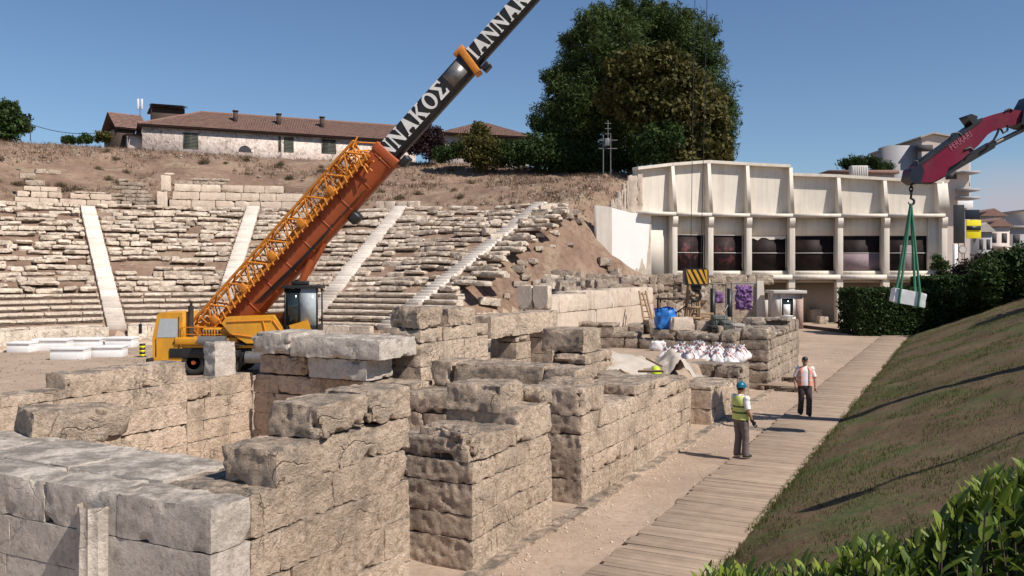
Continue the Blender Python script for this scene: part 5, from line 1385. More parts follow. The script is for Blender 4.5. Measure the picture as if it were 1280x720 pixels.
# lattice jib folded along the base section
mb = MB(); a0, a1 = bu(262)-.2+.9, bu(462)+.75
def lat(a, y, z): return BA+e1*a+e3*y+e2*z
ys, zs = (-.98, -.25), (.42, 1.28)
for y in ys:
    for z in zs: mb.tube([lat(a0, y, z), lat(a1, y, z)], .065, 6)
n = 17
for k in range(n):
    u0, u1 = a0+(a1-a0)*k/n, a0+(a1-a0)*(k+1)/n
    for y in ys:
        p_, q_ = (zs[0], zs[1]) if k % 2 else (zs[1], zs[0]); mb.tube([lat(u0, y, p_), lat(u1, y, q_)], .044, 5)
    for z in zs:
        p_, q_ = (ys[0], ys[1]) if k % 2 else (ys[1], ys[0]); mb.tube([lat(u0, p_, z), lat(u1, q_, z)], .038, 5)
    mb.tube([lat(u0, ys[0], zs[0]), lat(u0, ys[0], zs[1])], .022, 5)
for a, b, z_, h_ in ((.05, .42, .62, .30), (.5, .78, .70, .22), (.82, 1.0, .60, .34)):
    mb.b2((a0+(a1-a0)*a, -.30, z_-h_/2), (a0+(a1-a0)*b, -.24, z_+h_/2), BM, BA)
for k in range(34):
    u0 = a0+(a1-a0)*k/34; mb.tube([lat(u0, ys[0], zs[0]), lat(u0+.12, ys[1], zs[1])], .032, 5); mb.tube([lat(u0+.1, ys[0]-.03, zs[0]-.12), lat(u0+.22, ys[0]-.03, zs[0]+.18)], .045, 5)
r = random.Random(3)
for k in range(40):
    u0 = r.uniform(a1-1.9, a1+.2); mb.tube([lat(u0, r.uniform(-1.05, .1), r.uniform(-.1, 1.35)), lat(u0+r.uniform(-.9, .6), r.uniform(-1.05, .1), r.uniform(-.2, 1.4))], .042, 5)
lj = part(mb, 'lattice_jib', M['orange'], cr)
for k in range(5): mb = MB(); mb.box(lat(a0+1+k*1.9, -1.0, .62), (.30, .16, .36), BM, bev=.02); c_ = mb.build('jib_bracket', M['orange']); c_.parent = lj
mb = MB()
mb.box(lat(a0+.3, -.4, .8), (1.0, .7, .5), BM, bev=.05)
for k in range(20):
    u0 = r.uniform(a0-1.3, a0+.3); mb.tube([lat(u0, r.uniform(-.8, .3), r.uniform(.1, 1.0)), lat(u0+r.uniform(-.5, .5), r.uniform(-.8, .3), r.uniform(.0, 1.0))], .04, 5)
c_ = mb.build('jib_winch', M['orange']); c_.parent = lj
mb = MB(); mb.cyl(cp(352, 412, -.35), BA+e1*(bu(375)+.2)-e2*.65-e3*.3, .17, seg=14); mb.cyl(BA+e1*(bu(375)-.3)-e2*.9-e3*.3, BA+e1*(bu(396))-e2*.60-e3*.3, .11, seg=12); part(mb, 'lift_cylinder', M['red'], cr)
mb = MB(); mb.box(BA+e1*(bu(428))-e2*.78, (.5, .7, .45), BM, bev=.1); part(mb, 'boom_roller', M['black'], cr)
# operator's cab
oc0, oc1 = sx(366, 406)
mb = MB(); zb_, zt_ = zz(414), zz(360)
for x in (oc0, oc0+.62, oc1-.05):
    for y in (DC-1.45, DC-.5): mb.b2((x, y, zb_), (x+.06, y+.06, zt_))
mb.b2((oc0-.1, DC-1.55, zt_), (oc1+.1, DC-.36, zt_+.14), bev=.03); mb.b2((oc0, DC-1.45, zb_-.1), (oc1, DC-.44, zb_+.34), bev=.02); mb.b2((oc0+.25, DC-1.3, zt_+.142), (oc0+.9, DC-.7, zt_+.32), bev=.04)
oc = part(mb, 'operator_cab', M['black'], cr)
mb = MB(); mb.b2((oc0+.065, DC-1.44, zb_+.342), (oc0+.615, DC-1.42, zt_-.003)); mb.b2((oc0+.01, DC-1.38, zb_+.342), (oc0+.03, DC-.52, zt_-.003)); w_ = mb.build('cab_window', M['glass']); w_.parent = oc
mb = MB(); mb.b2((oc0+.69, DC-1.44, zb_+.342), (oc1-.055, DC-1.42, zt_-.003)); w_ = mb.build('cab_window', M['glasspale']); w_.parent = oc
mb = MB(); mb.box((oc0+.5, DC-.95, zb_+.7), (.42, .46, .14), bev=.04); mb.box((oc0+.28, DC-.95, zb_+1.05), (.12, .46, .7), bev=.04); w_ = mb.build('seat', M['rubber']); w_.parent = oc
mb = MB()
mb.prism([cp(372, 404, -1.5), cp(394, 398, -1.5), cp(402, 418, -1.5), cp(378, 420, -1.5)], (0, .4, 0)); mb.tube([cp(368, 398, -1.3), cp(382, 420, -1.3)], .14, 8); mb.tube([cp(376, 402, -1.2), cp(392, 420, -1.2)], .08, 8); part(mb, 'cab_step', M['yellow'], cr)
# hoist ropes and hook block
hk = np.array([at(866, 346, BT[1])[0], BT[1], at(866, 346, BT[1])[2]]); hk[0] = (hk[0]+BT[0])/2
mb = MB()
for dx in (-.3, .3): mb.cyl(hx+np.array([dx*.9, 0, -.2]), hk+np.array([dx*.7, 0, .3]), .013, seg=5)
part(mb, 'hoist_rope', M['black'], cr)
hb = empty('hook_block', hk, 'black and yellow striped crane hook block hanging on ropes', 'hook block')
S_k = .0336
def rrect(w, h, c, n=5):
    o = []
    for cx, cz, a0_ in ((w/2-c, h/2-c, 0), (-w/2+c, h/2-c, 90), (-w/2+c, -h/2+c, 180), (w/2-c, -h/2+c, 270)):
        for k in range(n): a = R(a0_+90*k/(n-1)); o.append((cx+c*math.cos(a), cz+c*math.sin(a)))
    return o
mb = MB(); mb.prism([hk+np.array([x, -.2, z]) for x, z in rrect(.98, .70, .14)], (0, .4, 0)); pl = part(mb, 'cheek_plate', M['black'], hb)
mb = MB()
for k in range(-1, 6):
    x = -.62+k*.23; P_ = [(x+.30, -.29), (x+.42, -.29), (x+.12+.01, .29), (x, .29)]
    P_ = [(min(.44, max(-.44, a)), b) for a, b in P_]
    if max(a for a, b in P_)-min(a for a, b in P_) > .06: mb.prism([hk+np.array([a, -.208, b]) for a, b in P_], (0, .006, 0))
f = mb.build('hazard_stripes', M['orangey']); f.parent = pl
mb = MB(); mb.box(hk+np.array([0, 0, -.42]), (.34, .3, .14), bev=.03); an = np.linspace(R(100), R(-190), 14)
mb.tube([hk+np.array([0, 0, -.45])]+[hk+np.array([.20*math.cos(a), 0, -.78+.20*math.sin(a)]) for a in an], [.07]+[.065]*9+[.06, .05, .04, .03, .02], 8); part(mb, 'hook', M['rubber'], hb)
# ------------------------------------------------------------------ loader crane at the right with the marble block
DL = 22.35
lp = lambda px, py, dy=0.0: at(px, py, DL)+np.array([0, dy, 0])
terr = lambda s, t: float(zbank(np.array([s]), np.array([t]))[0])
base = np.array([19.5, 20.5, 0]); base[2] = terr(*st(base[0], base[1]))
lc = empty('loader_crane', base, 'crimson knuckle-boom loader crane reaching in from the right', 'crane')
def beam(pts, hts, wid, name, mat, parent=None, sub=None):
    """box beam along pixel points: pts (top, bottom) outlines"""
    mb = MB(); mb.prism(pts, (0, wid, 0))
    if sub is None: return part(mb, name, mat, parent)
    o = mb.build(name, mat); o.parent = sub; return o
w_ = .42
up = beam([lp(x, y, -w_/2) for x, y in ((1133, 226), (1140, 229), (1161, 229), (1176, 221), (1181, 211), (1197, 201), (1218, 183), (1229, 170), (1235, 166), (1268, 156), (1272, 140), (1258, 139), (1236, 145), (1222, 150), (1205, 163), (1186, 176), (1160, 194), (1142, 207), (1133, 214))], 0, w_, 'outer_boom', M['maroon'], lc)
beam([lp(x, y, -w_/2-.03) for x, y in ((1131, 225), (1139, 231), (1146, 230), (1150, 214), (1146, 206), (1134, 212))], 0, w_+.06, 'boom_tip', M['navy'], None, up)
beam([lp(x, y, -w_/2-.02) for x, y in ((1142, 206), (1160, 193), (1190, 172), (1222, 149), (1222, 153), (1190, 176), (1160, 198), (1143, 210))], 0, w_+.04, 'top_rail', M['black'], None, up)
beam([lp(x, y, -.12) for x, y in ((1152, 229), (1163, 230), (1178, 222), (1240, 186), (1243, 180), (1236, 178), (1184, 208), (1178, 216))], 0, .26, 'knuckle_cylinder', M['black'], None, up)
mb = MB(); mb.cyl(lp(1238, 182), lp(1283, 160), .06, seg=10); o = mb.build('piston_rod', M['steel']); o.parent = up
mb = MB(); mb.prism([lp(1203, 146, -.2), lp(1209, 144, -.2), lp(1217, 147, -.2), lp(1216, 152, -.2), lp(1211, 157, -.2)], (0, .4, 0)); o = mb.build('hose_guide', M['black']); o.parent = up
for pts in (((1181, 177), (1185, 169), (1193, 168), (1196, 171)), ((1228, 183), (1236, 177), (1240, 170), (1243, 162)), ((1245, 163), (1248, 168), (1253, 165), (1254, 158)), ((1200, 189), (1207, 186), (1211, 190)), ((1250, 141), (1256, 138), (1260, 140)), ((1137, 206), (1138, 202), (1142, 203), (1142, 208))):
    mb = MB(); mb.tube([lp(x, y, -.22) for x, y in pts], .028, 6); o = mb.build('hose', M['black']); o.parent = up
# faded word on the boom side
a = lp(1184, 190, -w_/2-.006); b = lp(1215, 168, -w_/2-.006); ex = (b-a)/np.linalg.norm(b-a); ez = np.array([-ex[2], 0, ex[0]]); Mx = np.stack([ex, ez, np.array([0, -1.0, 0])], 1)
lettering('FERRARI', .24, a, Mx, M['maroonlet'], up, bold=.004, ext=.003, sc=(.72, 1))
kn = beam([lp(x, y, -.3) for x, y in ((1268, 157), (1276, 160), (1290, 160), (1300, 140), (1296, 118), (1282, 122), (1271, 142))], 0, .6, 'knuckle', M['navy'], lc)
k0 = lp(1288, 140)
mb = MB(); c0 = base+np.array([0, 0, 3.6]); dv = c0-k0; Lm = np.linalg.norm(dv); f1 = dv/Lm; f3 = np.array([0, 1.0, 0])-f1*f1[1]; f3 /= np.linalg.norm(f3); f2 = np.cross(f3, f1)
mb.box((k0+c0)/2, (Lm, .5, .6), np.stack([f1, f3, f2], 1), bev=.05); part(mb, 'main_boom', M['maroon'], lc)
mb = MB(); mb.cyl(base+np.array([0, 0, .9]), base+np.array([0, 0, 3.5]), .34, .26, 18); mb.box(base+np.array([0, 0, 3.6]), (.7, .7, .8), bev=.06); part(mb, 'column', M['maroon'], lc)
mb = MB(); mb.b2((base[0]-.6, base[1]-1.2, base[2]+.55), (base[0]+5.5, base[1]+1.2, base[2]+.95), bev=.04); part(mb, 'truck_bed', M['black'], lc)
mb = MB(); mb.prism([base+np.array(v) for v in ((5.6, -1.2, .5), (7.6, -1.2, .5), (7.6, -1.2, 1.7), (7.3, -1.2, 2.9), (5.6, -1.2, 2.9))], (0, 2.4, 0)); part(mb, 'truck_cab', M['marble'], lc)
for x in (.4, 4.4, 6.5):
    for sd in (-1, 1):
        mb = MB(); mb.cyl(base+np.array([x, sd*.85, .5]), base+np.array([x, sd*1.18, .5]), .5, seg=24); part(mb, 'wheel', M['rubber'], lc)
bk = lp(1135, 372)                                    # hanging block
htop = lp(1138, 232)
mb = MB(); hp = lp(1139, 228)
for k in range(3): mb.tube([hp+np.array([.045*math.cos(a)*(1 if k % 2 else 0), .045*math.cos(a)*(0 if k % 2 else 1), -.07-k*.10+.075*math.sin(a)]) for a in np.linspace(0, 6.283, 11)], .017, 6)
o = mb.build('chain', M['black']); o.parent = up
ht = hp+np.array([0, 0, -.40]); mb = MB(); mb.tube([ht+np.array([0, 0, .06])]+[ht+np.array([.075*math.cos(a), 0, -.09+.075*math.sin(a)]) for a in np.linspace(R(100), R(-180), 13)], [.03]+[.03]*9+[.025, .02, .015, .01], 8)
o = mb.build('hook', M['black']); o.parent = up
hb_ = ht+np.array([0, 0, -.15])
BR = rot(.0, R(11), R(-12)); bs_ = np.array([.78, .46, .36])
mb = MB(2); mb.stone(bk, bs_, BR, res=.05, amp=.005, r=.012, chip=.3, tint=.5)
tag(mb.build('marble_block', M['marble'], smooth=True, o=bk), 'white marble block hanging in green slings over the hedge', 'marble block')
for i, (dx, nm) in enumerate(((-.24, 'left of the two pale green slings looped under the hanging block'), (.22, 'right of the two pale green slings looped under the hanging block'))):
    mb = MB(); c = lambda x, y, z: BR @ np.array([x, y, z])+bk
    loop = [hb_, c(dx-.02, -.245, .16), c(dx, -.245, -.19), c(dx, 0, -.197), c(dx, .245, -.19), c(dx-.02, .245, .16), hb_+np.array([0, .03, 0])]
    P_ = []
    for p_, q_ in zip(loop[:-1], loop[1:]):
        for u in np.linspace(0, 1, 5)[:-1]: P_.append(p_+(q_-p_)*u)
    P_.append(loop[-1])
    mb.tube(P_, .032, 6); tag(mb.build('lifting_sling', M['green'], o=hb_), nm, 'sling')
bz = terr(*st(15.6, 12.0))
sl = empty('street_lamp', (15.6, 12.0, bz), 'tall curved-arm lamp post on top of the bank, just outside the view', 'street lamp')
mb = MB(); mb.tube([(15.6, 12, bz-.1), (15.6, 12, 7.2), (15.2, 11.9, 7.9), (14.4, 11.75, 8.3), (12.4, 11.3, 8.35), (11.2, 11.05, 8.3)], [.11, .08, .075, .07, .06, .05], 10); part(mb, 'post', M['steel'], sl, True)
mb = MB(); mb.box((10.85, 10.97, 8.27), (.9, .3, .16), rotz(.2), bev=.06); part(mb, 'lamp_head', M['steel'], sl)
# ------------------------------------------------------------------ people
def remeshed(mb, name, mat, parent, vox=.011, smooth=4, fac=.5):
    ob = mb.build(name, mat)
    md = ob.modifiers.new('r', 'REMESH'); md.mode = 'VOXEL'; md.voxel_size = vox
    sm = ob.modifiers.new('s', 'SMOOTH'); sm.iterations = smooth; sm.factor = fac
    dg = bpy.context.evaluated_depsgraph_get(); me = bpy.data.meshes.new_from_object(ob.evaluated_get(dg))
    old = ob.data; ob.modifiers.clear(); ob.data = me; bpy.data.meshes.remove(old); me.name = name
    me.polygons.foreach_set('use_smooth', np.ones(len(me.polygons), bool)); ob.parent = parent
    return ob
def ell(mb, c, r_, M_=None, n=10, seg=14):
    t = np.linspace(R(4), R(176), n)
    mb.rings([(0, 0, -r_[2]*math.cos(a), r_[0]*math.sin(a), r_[1]*math.sin(a)) for a in t], seg, M=M_, o=np.array(c, float))
def lerp_pts(P, n):
    P = np.array(P, float); u = np.linspace(0, len(P)-1, n); i = np.minimum(u.astype(int), len(P)-2); f = (u-i)[:, None]
    return P[i]*(1-f)+P[i+1]*f
def shell(mb, rings, a0, a1, th=.012, n=20):
    """C-shaped cloth wrapped round the trunk between two angles"""
    a = np.linspace(a0, a1, n); V = []
    for cx, cy, z, rx, ry in rings:
        o_ = np.stack([cx+(rx+th)*np.cos(a), cy+(ry+th)*np.sin(a), np.full(n, z)], 1); i_ = np.stack([cx+rx*np.cos(a[::-1]), cy+ry*np.sin(a[::-1]), np.full(n, z)], 1)
        V.append(np.vstack([o_, i_]))
    m_ = 2*n; Q = [(i*m_+k, i*m_+(k+1) % m_, (i+1)*m_+(k+1) % m_, (i+1)*m_+k) for i in range(len(V)-1) for k in range(m_)]
    mb.add(np.concatenate(V), np.array(Q)); mb.add(V[0], np.array([list(range(m_))[::-1]])); mb.add(V[-1], np.array([list(range(m_))]))
TORSO = [(.84, .150, .110), (.92, .168, .122), (1.0, .165, .125), (1.08, .160, .122), (1.18, .168, .126), (1.28, .182, .128), (1.36, .186, .120), (1.42, .165, .100), (1.46, .105, .080), (1.49, .066, .064)]
def hand(mb, wrist, fwd, out_, curl, sgn):
    """palm, four unequal curled fingers and a thumb; fwd = along the hand, out_ = towards the thumb"""
    f, o_ = np.array(fwd, float), np.array(out_, float); f /= np.linalg.norm(f); o_ -= f*np.dot(f, o_); o_ /= np.linalg.norm(o_); nrm = np.cross(f, o_)*sgn
    w_ = np.array(wrist, float)
    mb.tube([w_-f*.01, w_+f*.03, w_+f*.07, w_+f*.095], [.026, .034, .040, .034], 10, flat=.55)
    for k, L_ in enumerate((.070, .080, .075, .058)):
        b = w_+f*.085+o_*(.030-.020*k); a = b+f*L_*.45+nrm*L_*curl*.15; c = a+f*L_*.30+nrm*L_*curl*.35; d = c+f*L_*.12+nrm*L_*curl*.4
        mb.tube([b-f*.03, b, a, c, d], [.009, .0095, .009, .008, .0065], 7)
    b = w_+f*.03+o_*.026; mb.tube([b-o_*.012, b+o_*.016+f*.018, b+o_*.026+f*.045+nrm*.006, b+o_*.022+f*.068+nrm*.014], [.012, .012, .010, .008], 7)
def person(loc, yaw, label, legs, arms, hat, vest, shirt_m, trous_m, headturn=0.0, glove=None, scale=1.0):
    root = empty('person', loc, label, 'person', rz=yaw); root.scale = (scale,)*3
    b = MB(); b.rings([(0, -.01*(z > 1.2), z, rx*.94, ry*.92) for z, rx, ry in TORSO], 20)
    b.tube([(0, -.01, 1.44), (0, .005, 1.52), (0, .012, 1.58)], [.062, .056, .058], 12)
    HM = np.array(Matrix.Rotation(headturn, 3, 'Z')); hc = np.array([0, .02, 1.635]); H_ = lambda x, y, z: HM @ np.array([x, y, z])+hc
    ell(b, hc, (.076, .094, .118), HM); ell(b, H_(0, .03, -.055), (.056, .066, .066), HM)                # skull and jaw
    b.tube([H_(0, .088, .025), H_(0, .108, -.018), H_(0, .086, -.026)], [.010, .017, .012], 8)          # nose
    b.tube([H_(-.028, .086, -.058), H_(0, .096, -.057), H_(.028, .086, -.058)], [.008, .011, .008], 6)   # lips
    b.tube([H_(-.05, .074, .040), H_(0, .09, .042), H_(.05, .074, .040)], [.010, .012, .010], 6)         # brow
    for s in (-1, 1): ell(b, H_(s*.078, -.005, 0), (.012, .022, .034), HM)                              # ears
    for hip, kn_, an_ in legs:
        P = lerp_pts([hip, kn_, an_], 9); b.tube(P, [.092, .09, .08, .07, .056, .056, .052, .042, .036], 14)
    for s, (sh, el, wr) in zip((-1, 1), arms):
        P = lerp_pts([sh, el, wr], 9); b.tube(P, [.048, .05, .049, .045, .041, .042, .037, .031, .027], 12); ell(b, sh, (.052, .052, .052))
        f = np.array(wr)-np.array(el); f[1] += .02; hand(b, wr, f, (0, 1, 0), .9, s)
    body = remeshed(b, 'body', M['skin'], root, .0075, 3)
    # eyes
    for s in (-1, 1):
        e = MB(); ell(e, H_(s*.031, .078, .012), (.012, .010, .010), HM); o = e.build('eye', M['marble']); o.parent = root
        p_ = MB(); ell(p_, H_(s*.031, .086, .012), (.006, .005, .006), HM); q_ = p_.build('iris', M['hair']); q_.parent = o
    m_ = MB(); m_.tube([H_(-.024, .098, -.0575), H_(0, .106, -.057), H_(.024, .098, -.0575)], [.002, .0035, .002], 5); o = m_.build('mouth', M['lip']); o.parent = root
    h = MB(); h.rings([(0, -.012, z, rx, ry) for z, rx, ry in ((-.045, .076, .080), (0, .083, .092), (.05, .082, .096), (.09, .066, .078), (.115, .035, .04))], 18, M=HM, o=hc+HM @ np.array([0, -.016, .004])); o = h.build('hair', M['hair'], smooth=True); o.parent = root
    # clothes
    t = MB(); t.rings([(0, 0, z, rx+.014, ry+.014) for z, rx, ry in TORSO[:3]]+[(0, 0, 1.0, .177, .137)], 20)
    for k, (hip, kn_, an_) in enumerate(legs):
        P = lerp_pts([hip, kn_, np.array(an_)+np.array([0, 0, -.03])], 13)
        rr = np.array([.108, .108, .104, .098, .092, .088, .085, .084, .084, .083, .085, .084, .080]); rr = rr*(1+.035*np.sin(np.arange(13)*2.3+k))
        t.tube(P, rr, 16)
    remeshed(t, 'trousers', M[trous_m], root, .012, 3)
    sh_ = MB(); sh_.rings([(0, -.01*(z > 1.2), z, rx+.012+.010*(z < 1.1), ry+.012+.014*(z < 1.1)) for z, rx, ry in TORSO[1:9]], 22)
    for (s0, el, wr) in arms:
        e = np.array(s0)+(np.array(el)-np.array(s0))*.85; sh_.tube(lerp_pts([np.array(s0)+np.array([-.03*np.sign(s0[0]), 0, .015]), e], 5), [.080, .078, .074, .072, .074], 14); ell(sh_, np.array(s0)+np.array([0, 0, .012]), (.078, .078, .076))
    sh_.tube([(0, -.01, 1.44), (0, -.004, 1.495)], [.085, .07], 14)
    remeshed(sh_, 'shirt', M[shirt_m], root, .012, 3)
    vm, bm, a0, a1 = vest
    VR = [(0, -.01*(z > 1.2), z, rx+.026+.014*(z < 1.1), ry+.028+.014*(z < 1.1)) for z, rx, ry in TORSO if .88 < z < 1.40]+[(0, -.012, 1.42, .172, .128), (0, -.012, 1.465, .115, .100)]
    v = MB(); shell(v, VR, a0, a1, .012, 26); vo = v.build('vest', M[vm], smooth=False); vo.parent = root
    def ringat(z): return tuple(np.array([np.interp(z, [q[2] for q in VR], [q[k] for q in VR]) for k in range(5)]))
    for z in (1.06, 1.20):
        q_ = MB(); shell(q_, [(lambda t_: (t_[0], t_[1], z_, t_[3]+.010, t_[4]+.010))(ringat(z_)) for z_ in (z, z+.045)], a0-.005, a1+.005, .005, 26); o = q_.build('band', M[bm]); o.parent = vo
    # boots
    for hip, kn_, an_ in legs:
        an_ = np.array(an_); k = MB(); f = np.array([0.04*np.sign(an_[0]), 1, 0])
        k.tube([an_+np.array([0, 0, .10]), an_+np.array([0, -.005, 0]), an_+np.array([0, -.02, -.045])], [.052, .056, .05], 12); z_ = an_[2]-.055
        k.tube([np.array([an_[0], an_[1]-.075, z_+.03]), np.array([an_[0], an_[1], z_+.035])+f*.02, np.array([an_[0], an_[1], z_+.022])+f*.11, np.array([an_[0], an_[1], z_+.014])+f*.185], [.040, .054, .05, .030], 12, flat=.8)
        o = remeshed(k, 'boot', M['leather'], root, .012, 3)
    if glove is not None:
        g_ = MB(); sh, el, wr = arms[glove]; f = np.array(wr)-np.array(el); f[1] += .02
        f /= np.linalg.norm(f); g_.tube([np.array(wr)-f*.05, np.array(wr)+f*.01], [.040, .036], 12)
        hand(g_, np.array(wr)+f*.002, f, (0, 1, 0), .9, (-1, 1)[glove]); g2 = remeshed(g_, 'glove', M['black'], root, .006, 1, .3)
        for vtx in g2.data.vertices: vtx.co += vtx.normal*.005
    k = MB()
    if hat == 'helmet':
        k.rings([(0, -.006, z, rx, ry) for z, rx, ry in ((.030, .104, .126), (.05, .106, .128), (.09, .100, .120), (.125, .078, .094), (.148, .042, .05), (.153, .01, .012))], 24, M=HM, o=hc)
        k.rings([(0, .016, z, rx, ry) for z, rx, ry in ((.022, .110, .148), (.029, .118, .160), (.036, .112, .148))], 24, M=HM, o=hc)
        k.tube([H_(0, -.12, .07), H_(0, -.09, .125), H_(0, -.01, .158), H_(0, .08, .128), H_(0, .12, .06)], .013, 8); nm, mt = 'helmet', 'helmet'
    else:
        k.rings([(0, -.010, z, rx, ry) for z, rx, ry in ((.035, .088, .106), (.07, .088, .106), (.105, .074, .090), (.128, .045, .055), (.134, .01, .012))], 22, M=HM, o=hc)
        k.rings([(0, .09, z, rx, ry) for z, rx, ry in ((.036, .068, .080), (.042, .072, .085), (.048, .066, .078))], 20, M=HM, o=hc); nm, mt = 'cap', 'black'
    o = k.build(nm, M[mt], smooth=True); o.parent = root
    return root
w1 = on(926, 573, .05)
person((w1[0], w1[1], .055), R(-62), 'man in teal helmet and yellow hi-vis vest, seen from behind on the boardwalk edge',
       [((-.095, 0, .90), (-.105, .03, .49), (-.115, -.02, .10)), ((.095, 0, .90), (.11, .05, .49), (.12, .03, .10))],
       [((-.205, -.01, 1.40), (-.265, -.01, 1.12), (-.24, .13, .90)), ((.205, -.01, 1.40), (.275, -.02, 1.12), (.255, .12, .89))], 'helmet', ('hivis_y', 'band_d', R(100), R(440)), 'white_cloth', 'trouser_g', .12, 1, 1.0)
w2 = on(1006, 521, .05)
person((w2[0], w2[1], .055), R(172), 'man in black cap and coral hi-vis vest walking towards the camera', 
       [((-.095, 0, .90), (-.105, .10, .50), (-.105, .06, .10)), ((.095, 0, .90), (.105, .02, .49), (.105, -.14, .115))],
       [((-.205, -.01, 1.40), (-.29, -.03, 1.13), (-.285, .06, .88)), ((.205, -.01, 1.40), (.29, -.03, 1.13), (.275, .10, .88))], 'cap', ('hivis_o', 'band_s', R(118), R(422)), 'white_cloth', 'trouser_d', -.1, None, 1.02)
# ------------------------------------------------------------------ kiosk and things on the site
dk = 68.0; k0, k1 = at(969, 0, dk)[0], at(1004, 0, dk)[0]; kz = .0
ki = empty('ticket_kiosk', ((k0+k1)/2, dk, kz), 'small pale grey guard kiosk with flat roof at the end of the path', 'kiosk'); kt = EYE-(367-340)/F*dk
mb = MB(); mb.b2((k0, dk, kz-.1), (k1-.55, dk+.12, kz+.95)); mb.b2((k0, dk, kz+.95), (k0+.4, dk+.12, kt)); mb.b2((k1-.70, dk, kz+.95), (k1-.55, dk+.12, kt)); mb.b2((k0+.4, dk, kt-.3), (k1-.70, dk+.12, kt))
mb.b2((k0, dk+.12, kz-.1), (k0+.1, dk+1.9, kt)); mb.b2((k0+.1, dk+1.8, kz-.1), (k1, dk+1.9, kt)); part(mb, 'wall', M['kiosk'], ki)
mb = MB(); mb.b2((k1-.55, dk-.02, kz-.1), (k1, dk+1.8, kt)); part(mb, 'brick_pier', M['brick'], ki)
mb = MB(); mb.b2((k0-.2, dk-.25, kt), (k1+.22, dk+2.1, kt+.24), bev=.03); part(mb, 'roof', M['kiosk'], ki)
mb = MB(); mb.b2((k0+.4, dk+.04, kz+.95), (k1-.70, dk+.07, kt-.3)); w_ = part(mb, 'window', M['glass'], ki)
mb = MB(); a, b = k0+.4, k1-.70
for x0, x1, z0, z1 in ((a, a+.09, .95, kt-.3), (b-.09, b, .95, kt-.3), (a+.09, b-.09, kt-.39, kt-.3), (a+.09, b-.09, .95, 1.04)): mb.b2((x0, dk-.03, z0), (x1, dk+.038, z1))
mb.b2((a+.25, dk+.02, 1.05), (b-.3, dk+.036, 1.9)); o = mb.build('frame', M['marble']); o.parent = w_
def site(label, name, cat, mbs, o, group=None):
    root = empty(name, o, label, cat, group)
    for pn, mb, mt in mbs: part(mb, pn, M[mt], root)
    return root
# boulders, board and small goods under the museum
for x, y, w_, h_, lab in ((1021, 402, 15, 18, 'rounded grey boulder on the ground under the museum'), (1008, 400, 10, 10, 'pale squared stone beside the kiosk'), (1030, 404, 12, 9, 'flat low stone beside the rounded boulder')):
    p = on(x, y+1); s = 1/F*p[1]; loose(lab, p[0], p[1]+.5, 0, (w_*s, .9, h_*s), .1, (0, 0), 'rubble', x, .15, .04, .12, 1.0, .8, grid=False, cat='stone')
mb = MB(); p = on(961, 404); mb.b2((p[0]-.55, p[1], 0), (p[0]+.45, p[1]+.08, 2.0)); tag(mb.build('site_board', M['kiosk'], o=p), 'plain grey board leaning left of the kiosk', 'board')
p0, p1 = on(997, 409), on(1062, 417)
mb = MB(); d = p1-p0; L = np.linalg.norm(d); mb.box((p0+p1)/2+np.array([0, 0, .13]), (L, .28, .2), rotz(math.atan2(d[1], d[0])), bev=.02); tag(mb.build('timber_beam', M['darkwood'], o=(p0+p1)/2), 'long dark beam lying across the far end of the path', 'beam')
rp = on(1048, 410); mb = MB()
for k, x in enumerate((0, 1.5)): mb.cyl(rp+np.array([x, 0, -.1]), rp+np.array([x, 0, 1.1]), .05, seg=6)
mb.cyl(rp+np.array([0, 0, .6]), rp+np.array([1.5, 0, 1.1]), .04, seg=6); mb.cyl(rp+np.array([0, 0, .25]), rp+np.array([1.5, 0, .7]), .04, seg=6)
tag(mb.build('handrail', M['darkwood'], o=rp), 'dark wooden handrail beside the clipped hedge', 'handrail')
# wooden pallets on the path
for i, (px, py, lab, a) in enumerate(((978, 487, 'nearer weathered wooden step lying on the path by the rubble pier', .05), (990, 476, 'farther weathered wooden step lying against the rubble pier', .0))):
    p = on(px, py); s_, t_ = st(p[0], p[1]); mb = MB(i)
    for k in range(3): mb.box(W(s_-.40+k*.40, t_, .19), (.34, 1.55, .05), RUIN @ rotz(a), bev=.01, tint=.3+.2*k)
    for t2 in (-.6, .6): mb.box(W(s_, t_+t2, .08), (1.15, .12, .16), RUIN @ rotz(a), bev=.01)
    tag(mb.build('wooden_step', M['plank'], o=p), lab, 'step')
p = on(947, 484); loose('small round stone on the ground at the corner of the low wall', *st(p[0], p[1]), 0, (.5, .5, .42), .3, (0, 0), 'rubble', 501, .06, .04, .12, 1.2, .3, cat='stone')
